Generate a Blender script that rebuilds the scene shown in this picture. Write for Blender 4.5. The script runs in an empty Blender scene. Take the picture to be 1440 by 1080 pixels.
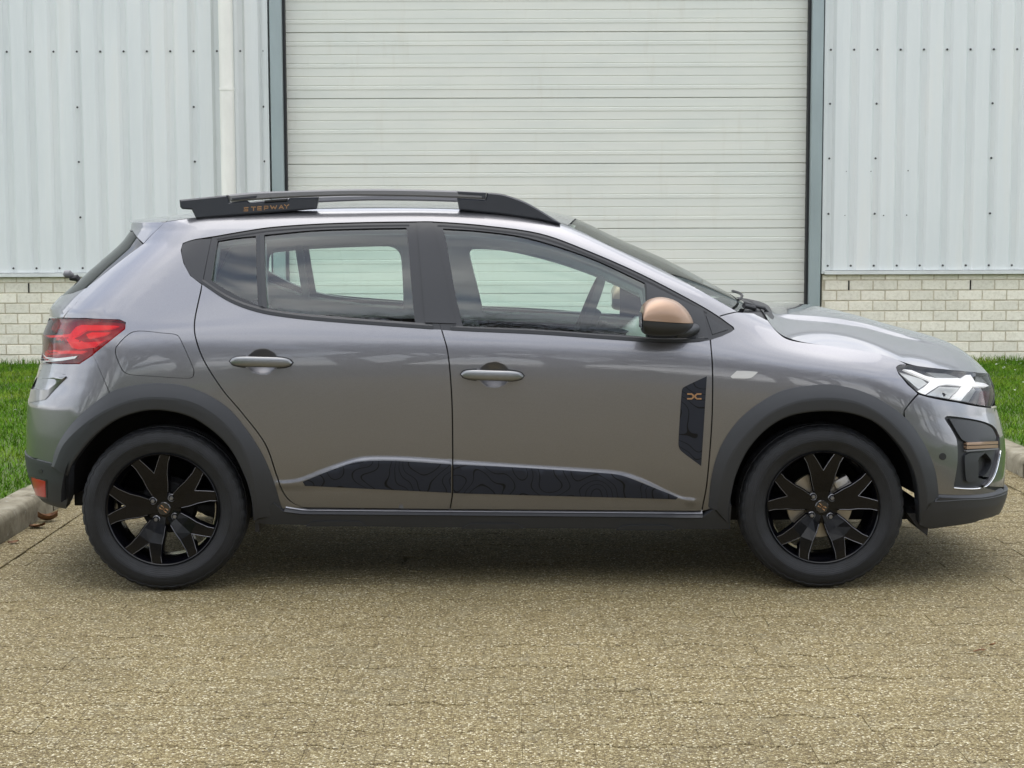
import bpy, bmesh, math, random
import numpy as np
from mathutils import Vector, Matrix
from mathutils.geometry import delaunay_2d_cdt

random.seed(7)
RNG = np.random.default_rng(7)
scene = bpy.context.scene
COL = scene.collection
R = math.radians

# ------------------------------------------------------------------ camera
FPX, CX, CY = 2350.0, 720.0, 540.0          # focal length in photo pixels (1440 x 1080)
CAM = np.array([0.0, -7.394, 1.438])
PITCH, ROLL = R(5.397), R(0.18)
FW = np.array([0, math.cos(PITCH), -math.sin(PITCH)])
_r0 = np.array([1.0, 0, 0]); _u0 = np.array([0, math.sin(PITCH), math.cos(PITCH)])
UP = math.cos(ROLL)*_u0 + math.sin(ROLL)*_r0
RT = math.cos(ROLL)*_r0 - math.sin(ROLL)*_u0
cd = bpy.data.cameras.new('camera'); cam = bpy.data.objects.new('camera', cd); COL.objects.link(cam)
cd.sensor_width = 36; cd.lens = 36*FPX/1440; cd.clip_end = 2000; cd.clip_start = 0.05
M = Matrix.Identity(4)
for i in range(3):
    M[i][0] = RT[i]; M[i][1] = UP[i]; M[i][2] = -FW[i]; M[i][3] = CAM[i]
cam.matrix_world = M
scene.camera = cam

# ------------------------------------------------------------------ sky, sun, exposure
SUN_EL, SUN_AZ = R(79), R(352)              # azimuth measured from +Y clockwise: veiled sun, high overhead
w = bpy.data.worlds.new('World'); scene.world = w; w.use_nodes = True
nt = w.node_tree; nt.nodes.clear()
out = nt.nodes.new('ShaderNodeOutputWorld'); bg = nt.nodes.new('ShaderNodeBackground')
sky = nt.nodes.new('ShaderNodeTexSky'); sky.sky_type = 'NISHITA'; sky.sun_disc = False
sky.sun_elevation = SUN_EL; sky.sun_rotation = SUN_AZ; sky.air_density = 1.0; sky.dust_density = 2.0
tc = nt.nodes.new('ShaderNodeTexCoord')
mp = nt.nodes.new('ShaderNodeMapping'); mp.inputs['Scale'].default_value = (1.0, 1.0, 2.6)
nz = nt.nodes.new('ShaderNodeTexNoise'); nz.inputs['Scale'].default_value = 2.6; nz.inputs['Detail'].default_value = 7; nz.inputs['Roughness'].default_value = 0.58
cr = nt.nodes.new('ShaderNodeValToRGB')
cr.color_ramp.elements[0].position = 0.36; cr.color_ramp.elements[0].color = (0.25, 0.25, 0.25, 1)
cr.color_ramp.elements[1].position = 0.58; cr.color_ramp.elements[1].color = (1, 1, 1, 1)
nz2 = nt.nodes.new('ShaderNodeTexNoise'); nz2.inputs['Scale'].default_value = 4.0; nz2.inputs['Detail'].default_value = 6
cr2 = nt.nodes.new('ShaderNodeValToRGB')
cr2.color_ramp.elements[0].position = 0.35; cr2.color_ramp.elements[0].color = (4.6, 4.8, 5.2, 1)
cr2.color_ramp.elements[1].position = 0.65; cr2.color_ramp.elements[1].color = (9.6, 9.6, 9.6, 1)
mx = nt.nodes.new('ShaderNodeMix'); mx.data_type = 'RGBA'
L = nt.links.new
L(tc.outputs['Generated'], mp.inputs['Vector']); L(mp.outputs['Vector'], nz.inputs['Vector']); L(mp.outputs['Vector'], nz2.inputs['Vector'])
L(nz.outputs['Fac'], cr.inputs['Fac']); L(nz2.outputs['Fac'], cr2.inputs['Fac'])
L(cr.outputs['Color'], mx.inputs['Factor']); L(sky.outputs['Color'], mx.inputs['A']); L(cr2.outputs['Color'], mx.inputs['B'])
L(mx.outputs['Result'], bg.inputs['Color']); bg.inputs['Strength'].default_value = 0.15
L(bg.outputs['Background'], out.inputs['Surface'])
sl = bpy.data.lights.new('sun', 'SUN'); sl.energy = 0.7; sl.angle = R(60); sl.color = (1.0, 0.965, 0.90)
so = bpy.data.objects.new('sun', sl); COL.objects.link(so)
sd = Vector((math.sin(SUN_AZ)*math.cos(SUN_EL), math.cos(SUN_AZ)*math.cos(SUN_EL), math.sin(SUN_EL)))
so.rotation_euler = sd.to_track_quat('Z', 'Y').to_euler(); so.location = sd*30
vs = scene.view_settings
vs.view_transform = 'Standard'; vs.look = 'None'; vs.gamma = 1; vs.use_curve_mapping = False; vs.exposure = 1.15

# ------------------------------------------------------------------ material helpers
def mat(name, color=(0.5, 0.5, 0.5), rough=0.5, metal=0.0, coat=0.0, coat_rough=0.03, spec=0.5):
    m = bpy.data.materials.new(name); m.use_nodes = True
    b = m.node_tree.nodes['Principled BSDF']
    b.inputs['Base Color'].default_value = (*color, 1); b.inputs['Roughness'].default_value = rough
    b.inputs['Metallic'].default_value = metal; b.inputs['Coat Weight'].default_value = coat
    b.inputs['Coat Roughness'].default_value = coat_rough; b.inputs['Specular IOR Level'].default_value = spec
    m['b'] = 1
    return m
def node(m, typ, **kw):
    n = m.node_tree.nodes.new(typ)
    for k, v in kw.items():
        if k in n.inputs: n.inputs[k].default_value = v
        else: setattr(n, k, v)
    return n
def lk(m, a, b): m.node_tree.links.new(a, b)
def bsdf(m): return m.node_tree.nodes['Principled BSDF']
def ramp(m, fac, stops):
    n = node(m, 'ShaderNodeValToRGB'); e = n.color_ramp.elements
    while len(e) < len(stops): e.new(0.5)
    for el, (p, c) in zip(e, stops):
        el.position = p; el.color = (*c, 1) if len(c) == 3 else c
    lk(m, fac, n.inputs['Fac']); return n.outputs['Color']
def wpos(m, scale=(1, 1, 1)):
    g = node(m, 'ShaderNodeNewGeometry'); mp = node(m, 'ShaderNodeMapping'); mp.inputs['Scale'].default_value = scale
    lk(m, g.outputs['Position'], mp.inputs['Vector']); return mp.outputs['Vector']
def noise(m, vec, scale, detail=4, rough=0.55):
    n = node(m, 'ShaderNodeTexNoise', Scale=scale, Detail=detail, Roughness=rough); lk(m, vec, n.inputs['Vector']); return n.outputs['Fac']
def mixc(m, fac, a, b, blend='MIX'):
    n = node(m, 'ShaderNodeMix', data_type='RGBA', blend_type=blend)
    if isinstance(fac, (int, float)): n.inputs['Factor'].default_value = fac
    else: lk(m, fac, n.inputs['Factor'])
    for s, v in (('A', a), ('B', b)):
        if isinstance(v, tuple): n.inputs[s].default_value = (*v, 1) if len(v) == 3 else v
        else: lk(m, v, n.inputs[s])
    return n.outputs['Result']
def bump(m, h, strength=0.3, dist=0.01):
    n = node(m, 'ShaderNodeBump', Strength=strength, Distance=dist); lk(m, h, n.inputs['Height']); lk(m, n.outputs['Normal'], bsdf(m).inputs['Normal']); return n
def tinted(m, vec_scale, c0, c1, scale=3, lo=0.35, hi=0.65, detail=5):
    c = ramp(m, noise(m, wpos(m, vec_scale), scale, detail), [(lo, c0), (hi, c1)]); lk(m, c, bsdf(m).inputs['Base Color']); return c

MT = {}
m = MT['paint'] = mat('grey_metallic_paint', (0.24, 0.24, 0.25), 0.33, 0.80, 1.0, 0.02)
fl = node(m, 'ShaderNodeTexVoronoi', Scale=1400.0); lk(m, wpos(m), fl.inputs['Vector'])
lk(m, ramp(m, fl.outputs['Color'], [(0.0, (0.166, 0.166, 0.178)), (1.0, (0.228, 0.228, 0.243))]), bsdf(m).inputs['Base Color'])
m = MT['plastic'] = mat('grained_black_plastic', (0.024, 0.026, 0.030), 0.5)
bump(m, noise(m, wpos(m), 900, 2), 0.12, 0.001)
m = MT['plastic_dark'] = mat('dark_plastic', (0.012, 0.012, 0.014), 0.55)
MT['satin_black'] = mat('satin_black_film', (0.014, 0.015, 0.018), 0.32)
MT['gloss_black'] = mat('gloss_black', (0.008, 0.008, 0.010), 0.10, 0, 0.6)
MT['rim_black'] = mat('rim_gloss_black', (0.002, 0.002, 0.003), 0.14, 0.0, 0.0, 0.06, 0.3)
MT['rim_glint'] = mat('rim_glint', (0.16, 0.16, 0.17), 0.25, 0.6)  # pale tone standing in for specular lines on the black spokes
MT['liner'] = mat('wheel_liner', (0.010, 0.010, 0.011), 0.9)
MT['rail_grey'] = mat('rail_grey', (0.16, 0.16, 0.168), 0.5, 0.0)
MT['rail_dark'] = mat('rail_dark', (0.026, 0.029, 0.037), 0.42)
MT['copper'] = mat('copper_paint', (0.285, 0.185, 0.122), 0.42, 0.5, 0.4, 0.15)
MT['copper_mark'] = mat('copper_mark', (0.36, 0.20, 0.095), 0.5, 0.2)
MT['handle'] = mat('handle_grey', (0.20, 0.205, 0.21), 0.32, 0.75, 0.6, 0.06)
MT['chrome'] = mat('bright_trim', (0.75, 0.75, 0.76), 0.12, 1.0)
MT['steel'] = mat('brake_steel', (0.42, 0.40, 0.37), 0.35, 0.9)
MT['disc'] = mat('disc_steel', (0.36, 0.32, 0.26), 0.42, 0.85)
MT['trim_in'] = mat('interior_trim', (0.70, 0.73, 0.73), 0.8)
MT['headliner'] = mat('headliner_cloth', (0.78, 0.78, 0.76), 0.95)
MT['seat'] = mat('seat_fabric', (0.045, 0.048, 0.05), 0.95)
MT['white_lens'] = mat('white_lens', (0.5, 0.5, 0.49), 0.25, 0.0, 0.5)
m = MT['drl'] = mat('daytime_light', (0.9, 0.9, 0.9), 0.3)
bsdf(m).inputs['Emission Color'].default_value = (1, 1, 0.98, 1); bsdf(m).inputs['Emission Strength'].default_value = 0.22
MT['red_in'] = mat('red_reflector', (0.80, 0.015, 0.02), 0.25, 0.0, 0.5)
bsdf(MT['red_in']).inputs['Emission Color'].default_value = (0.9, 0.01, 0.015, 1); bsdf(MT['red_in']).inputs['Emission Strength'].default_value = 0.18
MT['red_dark'] = mat('dark_red', (0.42, 0.010, 0.016), 0.25, 0, 0.4)
MT['red_reflex'] = mat('red_reflex', (0.40, 0.006, 0.010), 0.3, 0, 0.4)
MT['silver_in'] = mat('headlamp_silver', (0.72, 0.73, 0.71), 0.28, 0.7)
MT['smoke_in'] = mat('headlamp_smoke', (0.13, 0.13, 0.14), 0.2, 0.2)
MT['amber'] = mat('headlamp_plum', (0.12, 0.012, 0.03), 0.2, 0, 0.4)
MT['lug'] = mat('lug_nut', (0.22, 0.22, 0.23), 0.3, 0.9)
m = MT['rubber'] = mat('tyre_rubber', (0.017, 0.018, 0.021), 0.62)
tinted(m, (1, 1, 1), (0.003, 0.0034, 0.0044), (0.008, 0.009, 0.0118), 22, 0.35, 0.7)
_tc = node(m, 'ShaderNodeTexCoord'); _wv = node(m, 'ShaderNodeTexWave', wave_type='RINGS', rings_direction='Y', Scale=46.0, Distortion=0.0); lk(m, _tc.outputs['Object'], _wv.inputs['Vector']); bump(m, _wv.outputs['Fac'], 0.28, 0.0016)
m = MT['decal'] = mat('topographic_film', (0.020, 0.022, 0.028), 0.42, spec=0.22)
nn = noise(m, wpos(m, (1, 0.2, 1)), 5.2, 1.2, 0.4)
mu = node(m, 'ShaderNodeMath', operation='MULTIPLY'); mu.inputs[1].default_value = 15; lk(m, nn, mu.inputs[0])
pp = node(m, 'ShaderNodeMath', operation='PINGPONG'); pp.inputs[1].default_value = 0.5; lk(m, mu.outputs[0], pp.inputs[0])
lk(m, ramp(m, pp.outputs[0], [(0.0, (0.004, 0.004, 0.005)), (0.045, (0.004, 0.004, 0.005)), (0.075, (0.019, 0.022, 0.031))]), bsdf(m).inputs['Base Color'])

def glass(name, tint, fres=1.45, extra=0.0):
    m = bpy.data.materials.new(name); m.use_nodes = True; n = m.node_tree; n.nodes.clear()
    o = n.nodes.new('ShaderNodeOutputMaterial'); t = n.nodes.new('ShaderNodeBsdfTransparent'); t.inputs['Color'].default_value = (*tint, 1)
    g = n.nodes.new('ShaderNodeBsdfGlossy'); g.inputs['Roughness'].default_value = 0.015
    f = n.nodes.new('ShaderNodeFresnel'); f.inputs['IOR'].default_value = fres
    mxs = n.nodes.new('ShaderNodeMixShader')
    n.links.new(f.outputs[0], mxs.inputs[0]); n.links.new(t.outputs[0], mxs.inputs[1]); n.links.new(g.outputs[0], mxs.inputs[2])
    n.links.new(mxs.outputs[0], o.inputs['Surface']); return m
MT['glass'] = glass('green_tinted_glass', (0.84, 0.965, 0.90), 1.85)
MT['glass_dark'] = glass('privacy_glass', (0.10, 0.11, 0.12), 1.7)
MT['lens'] = glass('clear_lens', (0.93, 0.93, 0.93), 1.5)
MT['red_lens'] = glass('red_lens', (0.86, 0.16, 0.16), 1.5)

# ------------------------------------------------------------------ object helpers
def tag(o, label=None, cat=None, group=None, kind=None):
    for k, v in (('label', label), ('category', cat), ('group', group), ('kind', kind)):
        if v: o[k] = v
    return o
def link(o, parent=None):
    COL.objects.link(o)
    if parent is not None: o.parent = parent
    return o
def empty(name, loc=(0, 0, 0), parent=None):
    o = bpy.data.objects.new(name, None); o.location = loc; o.empty_display_size = 0.1
    return link(o, parent)
def mesh_obj(name, verts, faces, material, parent=None, smooth=True, normals=None, angle=None):
    me = bpy.data.meshes.new(name)
    me.from_pydata([tuple(map(float, v)) for v in verts], [], [tuple(int(i) for i in f) for f in faces]); me.update()
    me.materials.append(material)
    if smooth:
        me.polygons.foreach_set('use_smooth', [True]*len(me.polygons))
        if normals is not None: me.normals_split_custom_set_from_vertices([tuple(map(float, n)) for n in normals])
        elif angle is not None: me.set_sharp_from_angle(angle=R(angle))
    o = bpy.data.objects.new(name, me)
    link(o)
    if parent is not None: o.parent = parent
    return o
class MB:
    """collects shapes for one mesh"""
    def __init__(s): s.v = []; s.f = []
    def add(s, vs, fs):
        b = len(s.v); s.v += [tuple(v) for v in vs]; s.f += [tuple(i+b for i in f) for f in fs]; return s
    def box(s, x0, x1, y0, y1, z0, z1):
        return s.add([(x, y, z) for z in (z0, z1) for y in (y0, y1) for x in (x0, x1)],
                     [(0, 2, 3, 1), (4, 5, 7, 6), (0, 1, 5, 4), (2, 6, 7, 3), (0, 4, 6, 2), (1, 3, 7, 5)])
    def bevbox(s, x0, x1, y0, y1, z0, z1, b):
        vs = []; 
        for sx, sy, sz in [(a, c, d) for d in (0, 1) for c in (0, 1) for a in (0, 1)]: pass
        bm = bmesh.new(); bmesh.ops.create_cube(bm, size=1)
        for v in bm.verts: v.co = ((v.co.x+.5)*(x1-x0)+x0, (v.co.y+.5)*(y1-y0)+y0, (v.co.z+.5)*(z1-z0)+z0)
        bmesh.ops.bevel(bm, geom=bm.edges[:], offset=b, segments=2, affect='EDGES', profile=0.6)
        bm.verts.ensure_lookup_table()
        s.add([v.co[:] for v in bm.verts], [tuple(v.index for v in f.verts) for f in bm.faces]); bm.free(); return s
    def tube(s, pts, r, n=8, cap=True):
        pts = [Vector(p) for p in pts]; rs = r if isinstance(r, (list, tuple)) else [r]*len(pts)
        rings = []; up = Vector((0, 0, 1))
        for i, p in enumerate(pts):
            d = (pts[min(i+1, len(pts)-1)]-pts[max(i-1, 0)]).normalized()
            a = d.cross(up);  a = a if a.length > 0.1 else d.cross(Vector((1, 0, 0))); a.normalize(); b = d.cross(a)
            rings.append([p+(a*math.cos(t)+b*math.sin(t))*rs[i] for t in [2*math.pi*k/n for k in range(n)]])
        vs = [q for rg in rings for q in rg]; fs = []
        for i in range(len(pts)-1):
            for k in range(n): fs.append((i*n+k, i*n+(k+1) % n, (i+1)*n+(k+1) % n, (i+1)*n+k))
        if cap: fs += [tuple(range(n))[::-1], tuple((len(pts)-1)*n+k for k in range(n))]
        return s.add(vs, fs)
    def lathe(s, prof, n=64, axis='y', closed=False, center=(0, 0, 0), rfun=None):
        """prof: (radius, along); axis y"""
        vs = []; fs = []; k = len(prof)
        for j in range(n):
            a = 2*math.pi*j/n
            for i, (r, h) in enumerate(prof):
                rr = r if rfun is None else rfun(i, j, r)
                if axis == 'y': vs.append((center[0]+rr*math.cos(a), center[1]+h, center[2]+rr*math.sin(a)))
                else: vs.append((center[0]+rr*math.cos(a), center[1]+rr*math.sin(a), center[2]+h))
        for j in range(n):
            for i in range(k if closed else k-1):
                a, b = i, (i+1) % k; j2 = (j+1) % n
                fs.append((j*k+a, j*k+b, j2*k+b, j2*k+a))
        return s.add(vs, fs)
    def obj(s, name, material, parent=None, smooth=True, angle=35):
        return mesh_obj(name, s.v, s.f, material, parent, smooth, angle=angle)

def fix_normals(o):
    bm = bmesh.new(); bm.from_mesh(o.data); bmesh.ops.recalc_face_normals(bm, faces=bm.faces); bm.to_mesh(o.data); bm.free(); return o
def pip(poly, pts):
    """points in polygon (numpy)"""
    poly = np.asarray(poly); x, y = pts[:, 0], pts[:, 1]; c = np.zeros(len(pts), bool)
    x0, y0 = poly[:, 0], poly[:, 1]; x1, y1 = np.roll(x0, -1), np.roll(y0, -1)
    for a, b, c1, d in zip(x0, y0, x1, y1):
        if b == d: continue
        k = ((b > y) != (d > y)) & (x < (c1-a)*(y-b)/(d-b)+a); c ^= k
    return c
def smooth_poly(pts, closed=True, n=6):
    """Catmull-Rom through the points; a third value of 1 marks a corner"""
    P = [np.array(p[:2], float) for p in pts]; C = [len(p) > 2 and p[2] for p in pts]; N = len(P); out = []
    for i in range(N if closed else N-1):
        p1, p2 = P[i], P[(i+1) % N]
        p0 = P[i-1] if (closed or i > 0) else 2*p1-p2
        p3 = P[(i+2) % N] if (closed or i+2 < N) else 2*p2-p1
        if C[i] and C[(i+1) % N]:
            out.append(p1); continue
        m1 = (p2-p1) if C[i] else (p2-p0)*0.5*min(1, 2*np.linalg.norm(p2-p1)/(np.linalg.norm(p2-p1)+np.linalg.norm(p1-p0)+1e-9))
        m2 = (p2-p1) if C[(i+1) % N] else (p3-p1)*0.5*min(1, 2*np.linalg.norm(p2-p1)/(np.linalg.norm(p2-p1)+np.linalg.norm(p3-p2)+1e-9))
        for k in range(n):
            t = k/n; h = (2*t**3-3*t**2+1, t**3-2*t**2+t, -2*t**3+3*t**2, t**3-t**2)
            out.append(h[0]*p1+h[1]*m1+h[2]*p2+h[3]*m2)
    if not closed: out.append(P[-1])
    return np.array(out)
def resample(pts, step, closed=True):
    pts = np.asarray(pts, float); out = []
    n = len(pts)
    for i in range(n if closed else n-1):
        a, b = pts[i], pts[(i+1) % n]; k = max(1, int(math.ceil(np.linalg.norm(b-a)/step)))
        for j in range(k): out.append(a+(b-a)*j/k)
    if not closed: out.append(pts[-1])
    return np.array(out)
def resample_n(pts, n):
    pts = np.asarray(pts, float); d = np.r_[0, np.cumsum(np.linalg.norm(np.diff(pts, axis=0), axis=1))]
    s = np.linspace(0, d[-1], n); return np.stack([np.interp(s, d, pts[:, i]) for i in range(pts.shape[1])], 1)
def project(p):
    q = np.asarray(p, float)-CAM; d = q@FW; return np.stack([CX+FPX*(q@RT)/d, CY-FPX*(q@UP)/d], -1)
def on_plane(px, py, y):
    """point of the plane Y = y seen at a photo pixel (used once to read sizes off the photograph)"""
    d = FW+RT*(px-CX)/FPX-UP*(py-CY)/FPX; return CAM+d*((y-CAM[1])/d[1])

# ================================================================== GROUND
GY = CAM[1]
KL, KR = -2.33, 2.90            # kerb faces
WALL = 7.61                     # cladding plane
BED_Z = -0.0042

m = MT['paver'] = mat('worn_exposed_aggregate_paver', (0.3, 0.26, 0.17), 0.8)
p3 = wpos(m)
vo = node(m, 'ShaderNodeTexVoronoi', Scale=165.0, Randomness=1.0); lk(m, p3, vo.inputs['Vector'])
sep = node(m, 'ShaderNodeSeparateColor'); lk(m, vo.outputs['Color'], sep.inputs['Color'])
stone = ramp(m, sep.outputs['Red'], [(0.0, (0.090, 0.063, 0.023)), (0.3, (0.180, 0.140, 0.056)), (0.62, (0.258, 0.210, 0.098)), (0.86, (0.345, 0.298, 0.165)), (1.0, (0.66, 0.62, 0.47))])
edge = ramp(m, vo.outputs['Distance'], [(0.0, (1, 1, 1)), (0.45, (0.95, 0.95, 0.95)), (0.75, (0.55, 0.50, 0.40))])
c = mixc(m, 1.0, stone, edge, 'MULTIPLY')
big = ramp(m, noise(m, p3, 1.1, 5, 0.6), [(0.33, (0.80, 0.78, 0.72)), (0.66, (1.10, 1.08, 1.04))])
c = mixc(m, 0.8, c, big, 'MULTIPLY')
grey = ramp(m, noise(m, p3, 7.0, 4, 0.6), [(0.52, (0, 0, 0)), (0.75, (0.4, 0.4, 0.4))])
c = mixc(m, grey, c, (0.20, 0.18, 0.115))
moss = ramp(m, noise(m, p3, 14.0, 5, 0.65), [(0.64, (0, 0, 0)), (0.74, (0.6, 0.6, 0.6))])
c = mixc(m, moss, c, (0.13, 0.105, 0.03))
lk(m, c, bsdf(m).inputs['Base Color'])
inv = node(m, 'ShaderNodeMath', operation='SUBTRACT'); inv.inputs[0].default_value = 1.0; lk(m, vo.outputs['Distance'], inv.inputs[1])
ad = node(m, 'ShaderNodeMath', operation='MULTIPLY_ADD'); lk(m, sep.outputs['Green'], ad.inputs[0]); ad.inputs[1].default_value = 0.5; lk(m, inv.outputs[0], ad.inputs[2])
bump(m, ad.outputs[0], 0.85, 0.006)
m = MT['bed'] = mat('mossy_joint_sand', (0.13, 0.10, 0.045), 0.95)
c = ramp(m, noise(m, wpos(m), 11, 6, 0.7), [(0.35, (0.095, 0.070, 0.026)), (0.55, (0.14, 0.108, 0.042)), (0.7, (0.15, 0.12, 0.022))])
lk(m, c, bsdf(m).inputs['Base Color']); bump(m, noise(m, wpos(m), 220, 3), 0.8, 0.006)
m = MT['ground'] = mat('distant_yard', (0.17, 0.155, 0.115), 0.95)
tinted(m, (1, 1, 1), (0.10, 0.09, 0.065), (0.16, 0.145, 0.10), 0.8)
m = MT['kerb'] = mat('weathered_kerb_concrete', (0.3, 0.27, 0.2), 0.9)
p3 = wpos(m)
c = ramp(m, noise(m, p3, 9, 7, 0.65), [(0.3, (0.10, 0.085, 0.055)), (0.5, (0.20, 0.178, 0.125)), (0.7, (0.28, 0.26, 0.20))])
spot = ramp(m, noise(m, p3, 26, 3, 0.5), [(0.66, (0, 0, 0)), (0.72, (0.7, 0.7, 0.7))])
c = mixc(m, spot, c, (0.34, 0.33, 0.30)); lk(m, c, bsdf(m).inputs['Base Color'])
bump(m, noise(m, p3, 120, 4), 0.6, 0.004)
m = MT['gutter'] = mat('gutter_concrete', (0.3, 0.25, 0.16), 0.9)
p3 = wpos(m); c = ramp(m, noise(m, p3, 30, 6, 0.7), [(0.3, (0.125, 0.102, 0.055)), (0.7, (0.225, 0.195, 0.125))]); lk(m, c, bsdf(m).inputs['Base Color']); bump(m, noise(m, p3, 160, 4), 0.7, 0.004)
m = MT['soil'] = mat('lawn_soil', (0.06, 0.075, 0.02), 1.0)
tinted(m, (1, 1, 1), (0.055, 0.085, 0.02), (0.085, 0.125, 0.03), 5)
m = MT['grass'] = mat('grass_blades', (0.08, 0.18, 0.02), 0.85, spec=0.15)
p3 = wpos(m); c = ramp(m, noise(m, p3, 2.2, 5, 0.6), [(0.35, (0.058, 0.150, 0.006)), (0.5, (0.095, 0.200, 0.010)), (0.68, (0.19, 0.27, 0.030))])
c2 = ramp(m, noise(m, p3, 90, 2), [(0.3, (0.65, 0.65, 0.65)), (0.7, (1.25, 1.25, 1.1))]); c = mixc(m, 1.0, c, c2, 'MULTIPLY'); straw = ramp(m, noise(m, p3, 55, 3, 0.6), [(0.60, (0, 0, 0)), (0.68, (0.7, 0.7, 0.7))]); lk(m, mixc(m, straw, c, (0.26, 0.24, 0.09)), bsdf(m).inputs['Base Color'])
m = MT['asphalt'] = mat('street_asphalt', (0.055, 0.055, 0.055), 0.9)
tinted(m, (1, 1, 1), (0.045, 0.045, 0.046), (0.07, 0.07, 0.068), 2)

def sheet(name, x0, x1, y0, y1, z, material, kind='structure', z1=None):
    z1 = z if z1 is None else z1
    o = mesh_obj(name, [(x0, y0, z), (x1, y0, z), (x1, y1, z1), (x0, y1, z1)], [(0, 1, 2, 3)], material, smooth=False)
    o['kind'] = kind; return o
sheet('ground', -300, 300, -300, 300, -0.030, MT['ground'])
sheet('road', -300, 300, -16.8, -12.2, -0.018, MT['asphalt'])
drive = sheet('driveway', KL, KR, -12, WALL+0.1, BED_Z, MT['bed'])

# ---- interlocking concrete pavers
def paver_mesh(name):
    top = [(-.1, .0825), (-.06, .0825), (-.04, .0575), (.04, .0575), (.06, .0825), (.1, .0825)]
    ol = top+[(x, -y) for x, y in top[::-1]]
    g = 0.0010; ol = [(x*(1-.0002/.1), y-math.copysign(g, y)) for x, y in ol]
    n = len(ol); vs = []
    for inset, z in ((0, -0.03), (0, -0.004), (0.003, 0.0)):
        vs += [(x-math.copysign(inset*.12, x), y-math.copysign(inset, y), z) for x, y in ol]
    fs = []
    for k in range(2):
        for i in range(n): fs.append((k*n+i, k*n+(i+1) % n, (k+1)*n+(i+1) % n, (k+1)*n+i)[::-1])
    b = 2*n
    fs += [(b, b+11, b+10, b+1)[::-1], (b+1, b+10, b+9, b+2)[::-1], (b+2, b+9, b+8, b+3)[::-1], (b+3, b+8, b+7, b+4)[::-1], (b+4, b+7, b+6, b+5)[::-1]]
    return vs, fs
pv, pf = paver_mesh('paver')
pm = bpy.data.meshes.new('paver'); pm.from_pydata(pv, [], pf); pm.update(); pm.materials.append(MT['paver'])
_b = bmesh.new(); _b.from_mesh(pm); bmesh.ops.recalc_face_normals(_b, faces=_b.faces); _b.to_mesh(pm); _b.free()
pf = [tuple(p.vertices) for p in pm.polygons]
GUT = 0.165
x_lo, x_hi = KL+GUT, KR-GUT
cand = []
row = 0; y = -11.9
while y < WALL-0.15:
    x = x_lo+0.09-(0.1 if row % 2 else 0)
    while x < x_hi+0.02:
        if not (y < GY+2.2 and False):
            q = project((x, y, 0)) if y > GY+0.6 else np.array([-9e3, 9e3])
            dist = math.hypot(x, y-GY)
            vis = -30 < q[0] < 1470 and 0 < q[1] < 1110 and y > GY+1 and q[1] > 735
            cand.append((0 if vis else 1, dist, x, y))
        x += 0.2
    row += 1; y += 0.14
cand.sort()
many = MB()
for k, (hid, dist, x, y) in enumerate(cand):
    dz = min(max(random.gauss(0, 0.0008), -.0016), .0016); rx, ry = random.gauss(0, 0.0035), random.gauss(0, 0.003); rz = random.gauss(0, 0.006)
    if k < 300:
        o = bpy.data.objects.new('paver', pm); o.location = (x, y, dz); o.rotation_euler = (rx, ry, rz); link(o, drive)
    else:
        many.add([(x+a-b*rz, y+b+a*rz, c+dz+b*rx-a*ry) for a, b, c in pv], pf)
o = many.obj('paver_field', MT['paver'], drive, smooth=False); o['kind'] = 'stuff'

# ---- kerbs with gutter strips
def kerb(side, xf):
    s = -1 if side < 0 else 1
    k = empty('kerb', (xf, 0, 0)); tag(k, kind='structure')
    y = -12.0; i = 0
    while y < WALL-0.2:
        ln = min(0.99, WALL-0.2-y)
        a, b = (xf-0.15, xf) if s < 0 else (xf, xf+0.15)
        mb = MB()
        prof = [(0, -.1), (0, .085), (.012, .112), (.03, .120), (.15, .122), (.15, -.1)]
        vs = [(xf+s*px_, yy, pz) for yy in (y+.004, y+ln-.004) for px_, pz in prof]; n = len(prof)
        fs = [(i2, (i2+1) % n, n+(i2+1) % n, n+i2) for i2 in range(n)]+[tuple(range(n)), tuple(range(2*n-1, n-1, -1))]
        mb.add(vs, fs); o = mb.obj('kerb_stone', MT['kerb'], None, angle=50); fix_normals(o)
        o.parent = k; o.matrix_parent_inverse = k.matrix_world.inverted() if False else Matrix.Translation((-xf, 0, 0))
        o.location = (0, 0, random.gauss(0, .003))
        y += 1.0; i += 1
    y = -12.0
    while y < WALL-0.2:
        a, b = (xf, xf+GUT-.004) if s < 0 else (xf-GUT+.004, xf)
        mb = MB().bevbox(a+.002, b, y+.003, min(y+.497, WALL-.21), -.05, .007, .004)
        o = mb.obj('gutter_slab', MT['paver'], None, angle=40); o.parent = k; o.matrix_parent_inverse = Matrix.Translation((-xf, 0, 0)); o.location = (0, 0, random.gauss(0, .0015))
        y += 0.5
    return k
kerb(-1, KL); kerb(1, KR)

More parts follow.
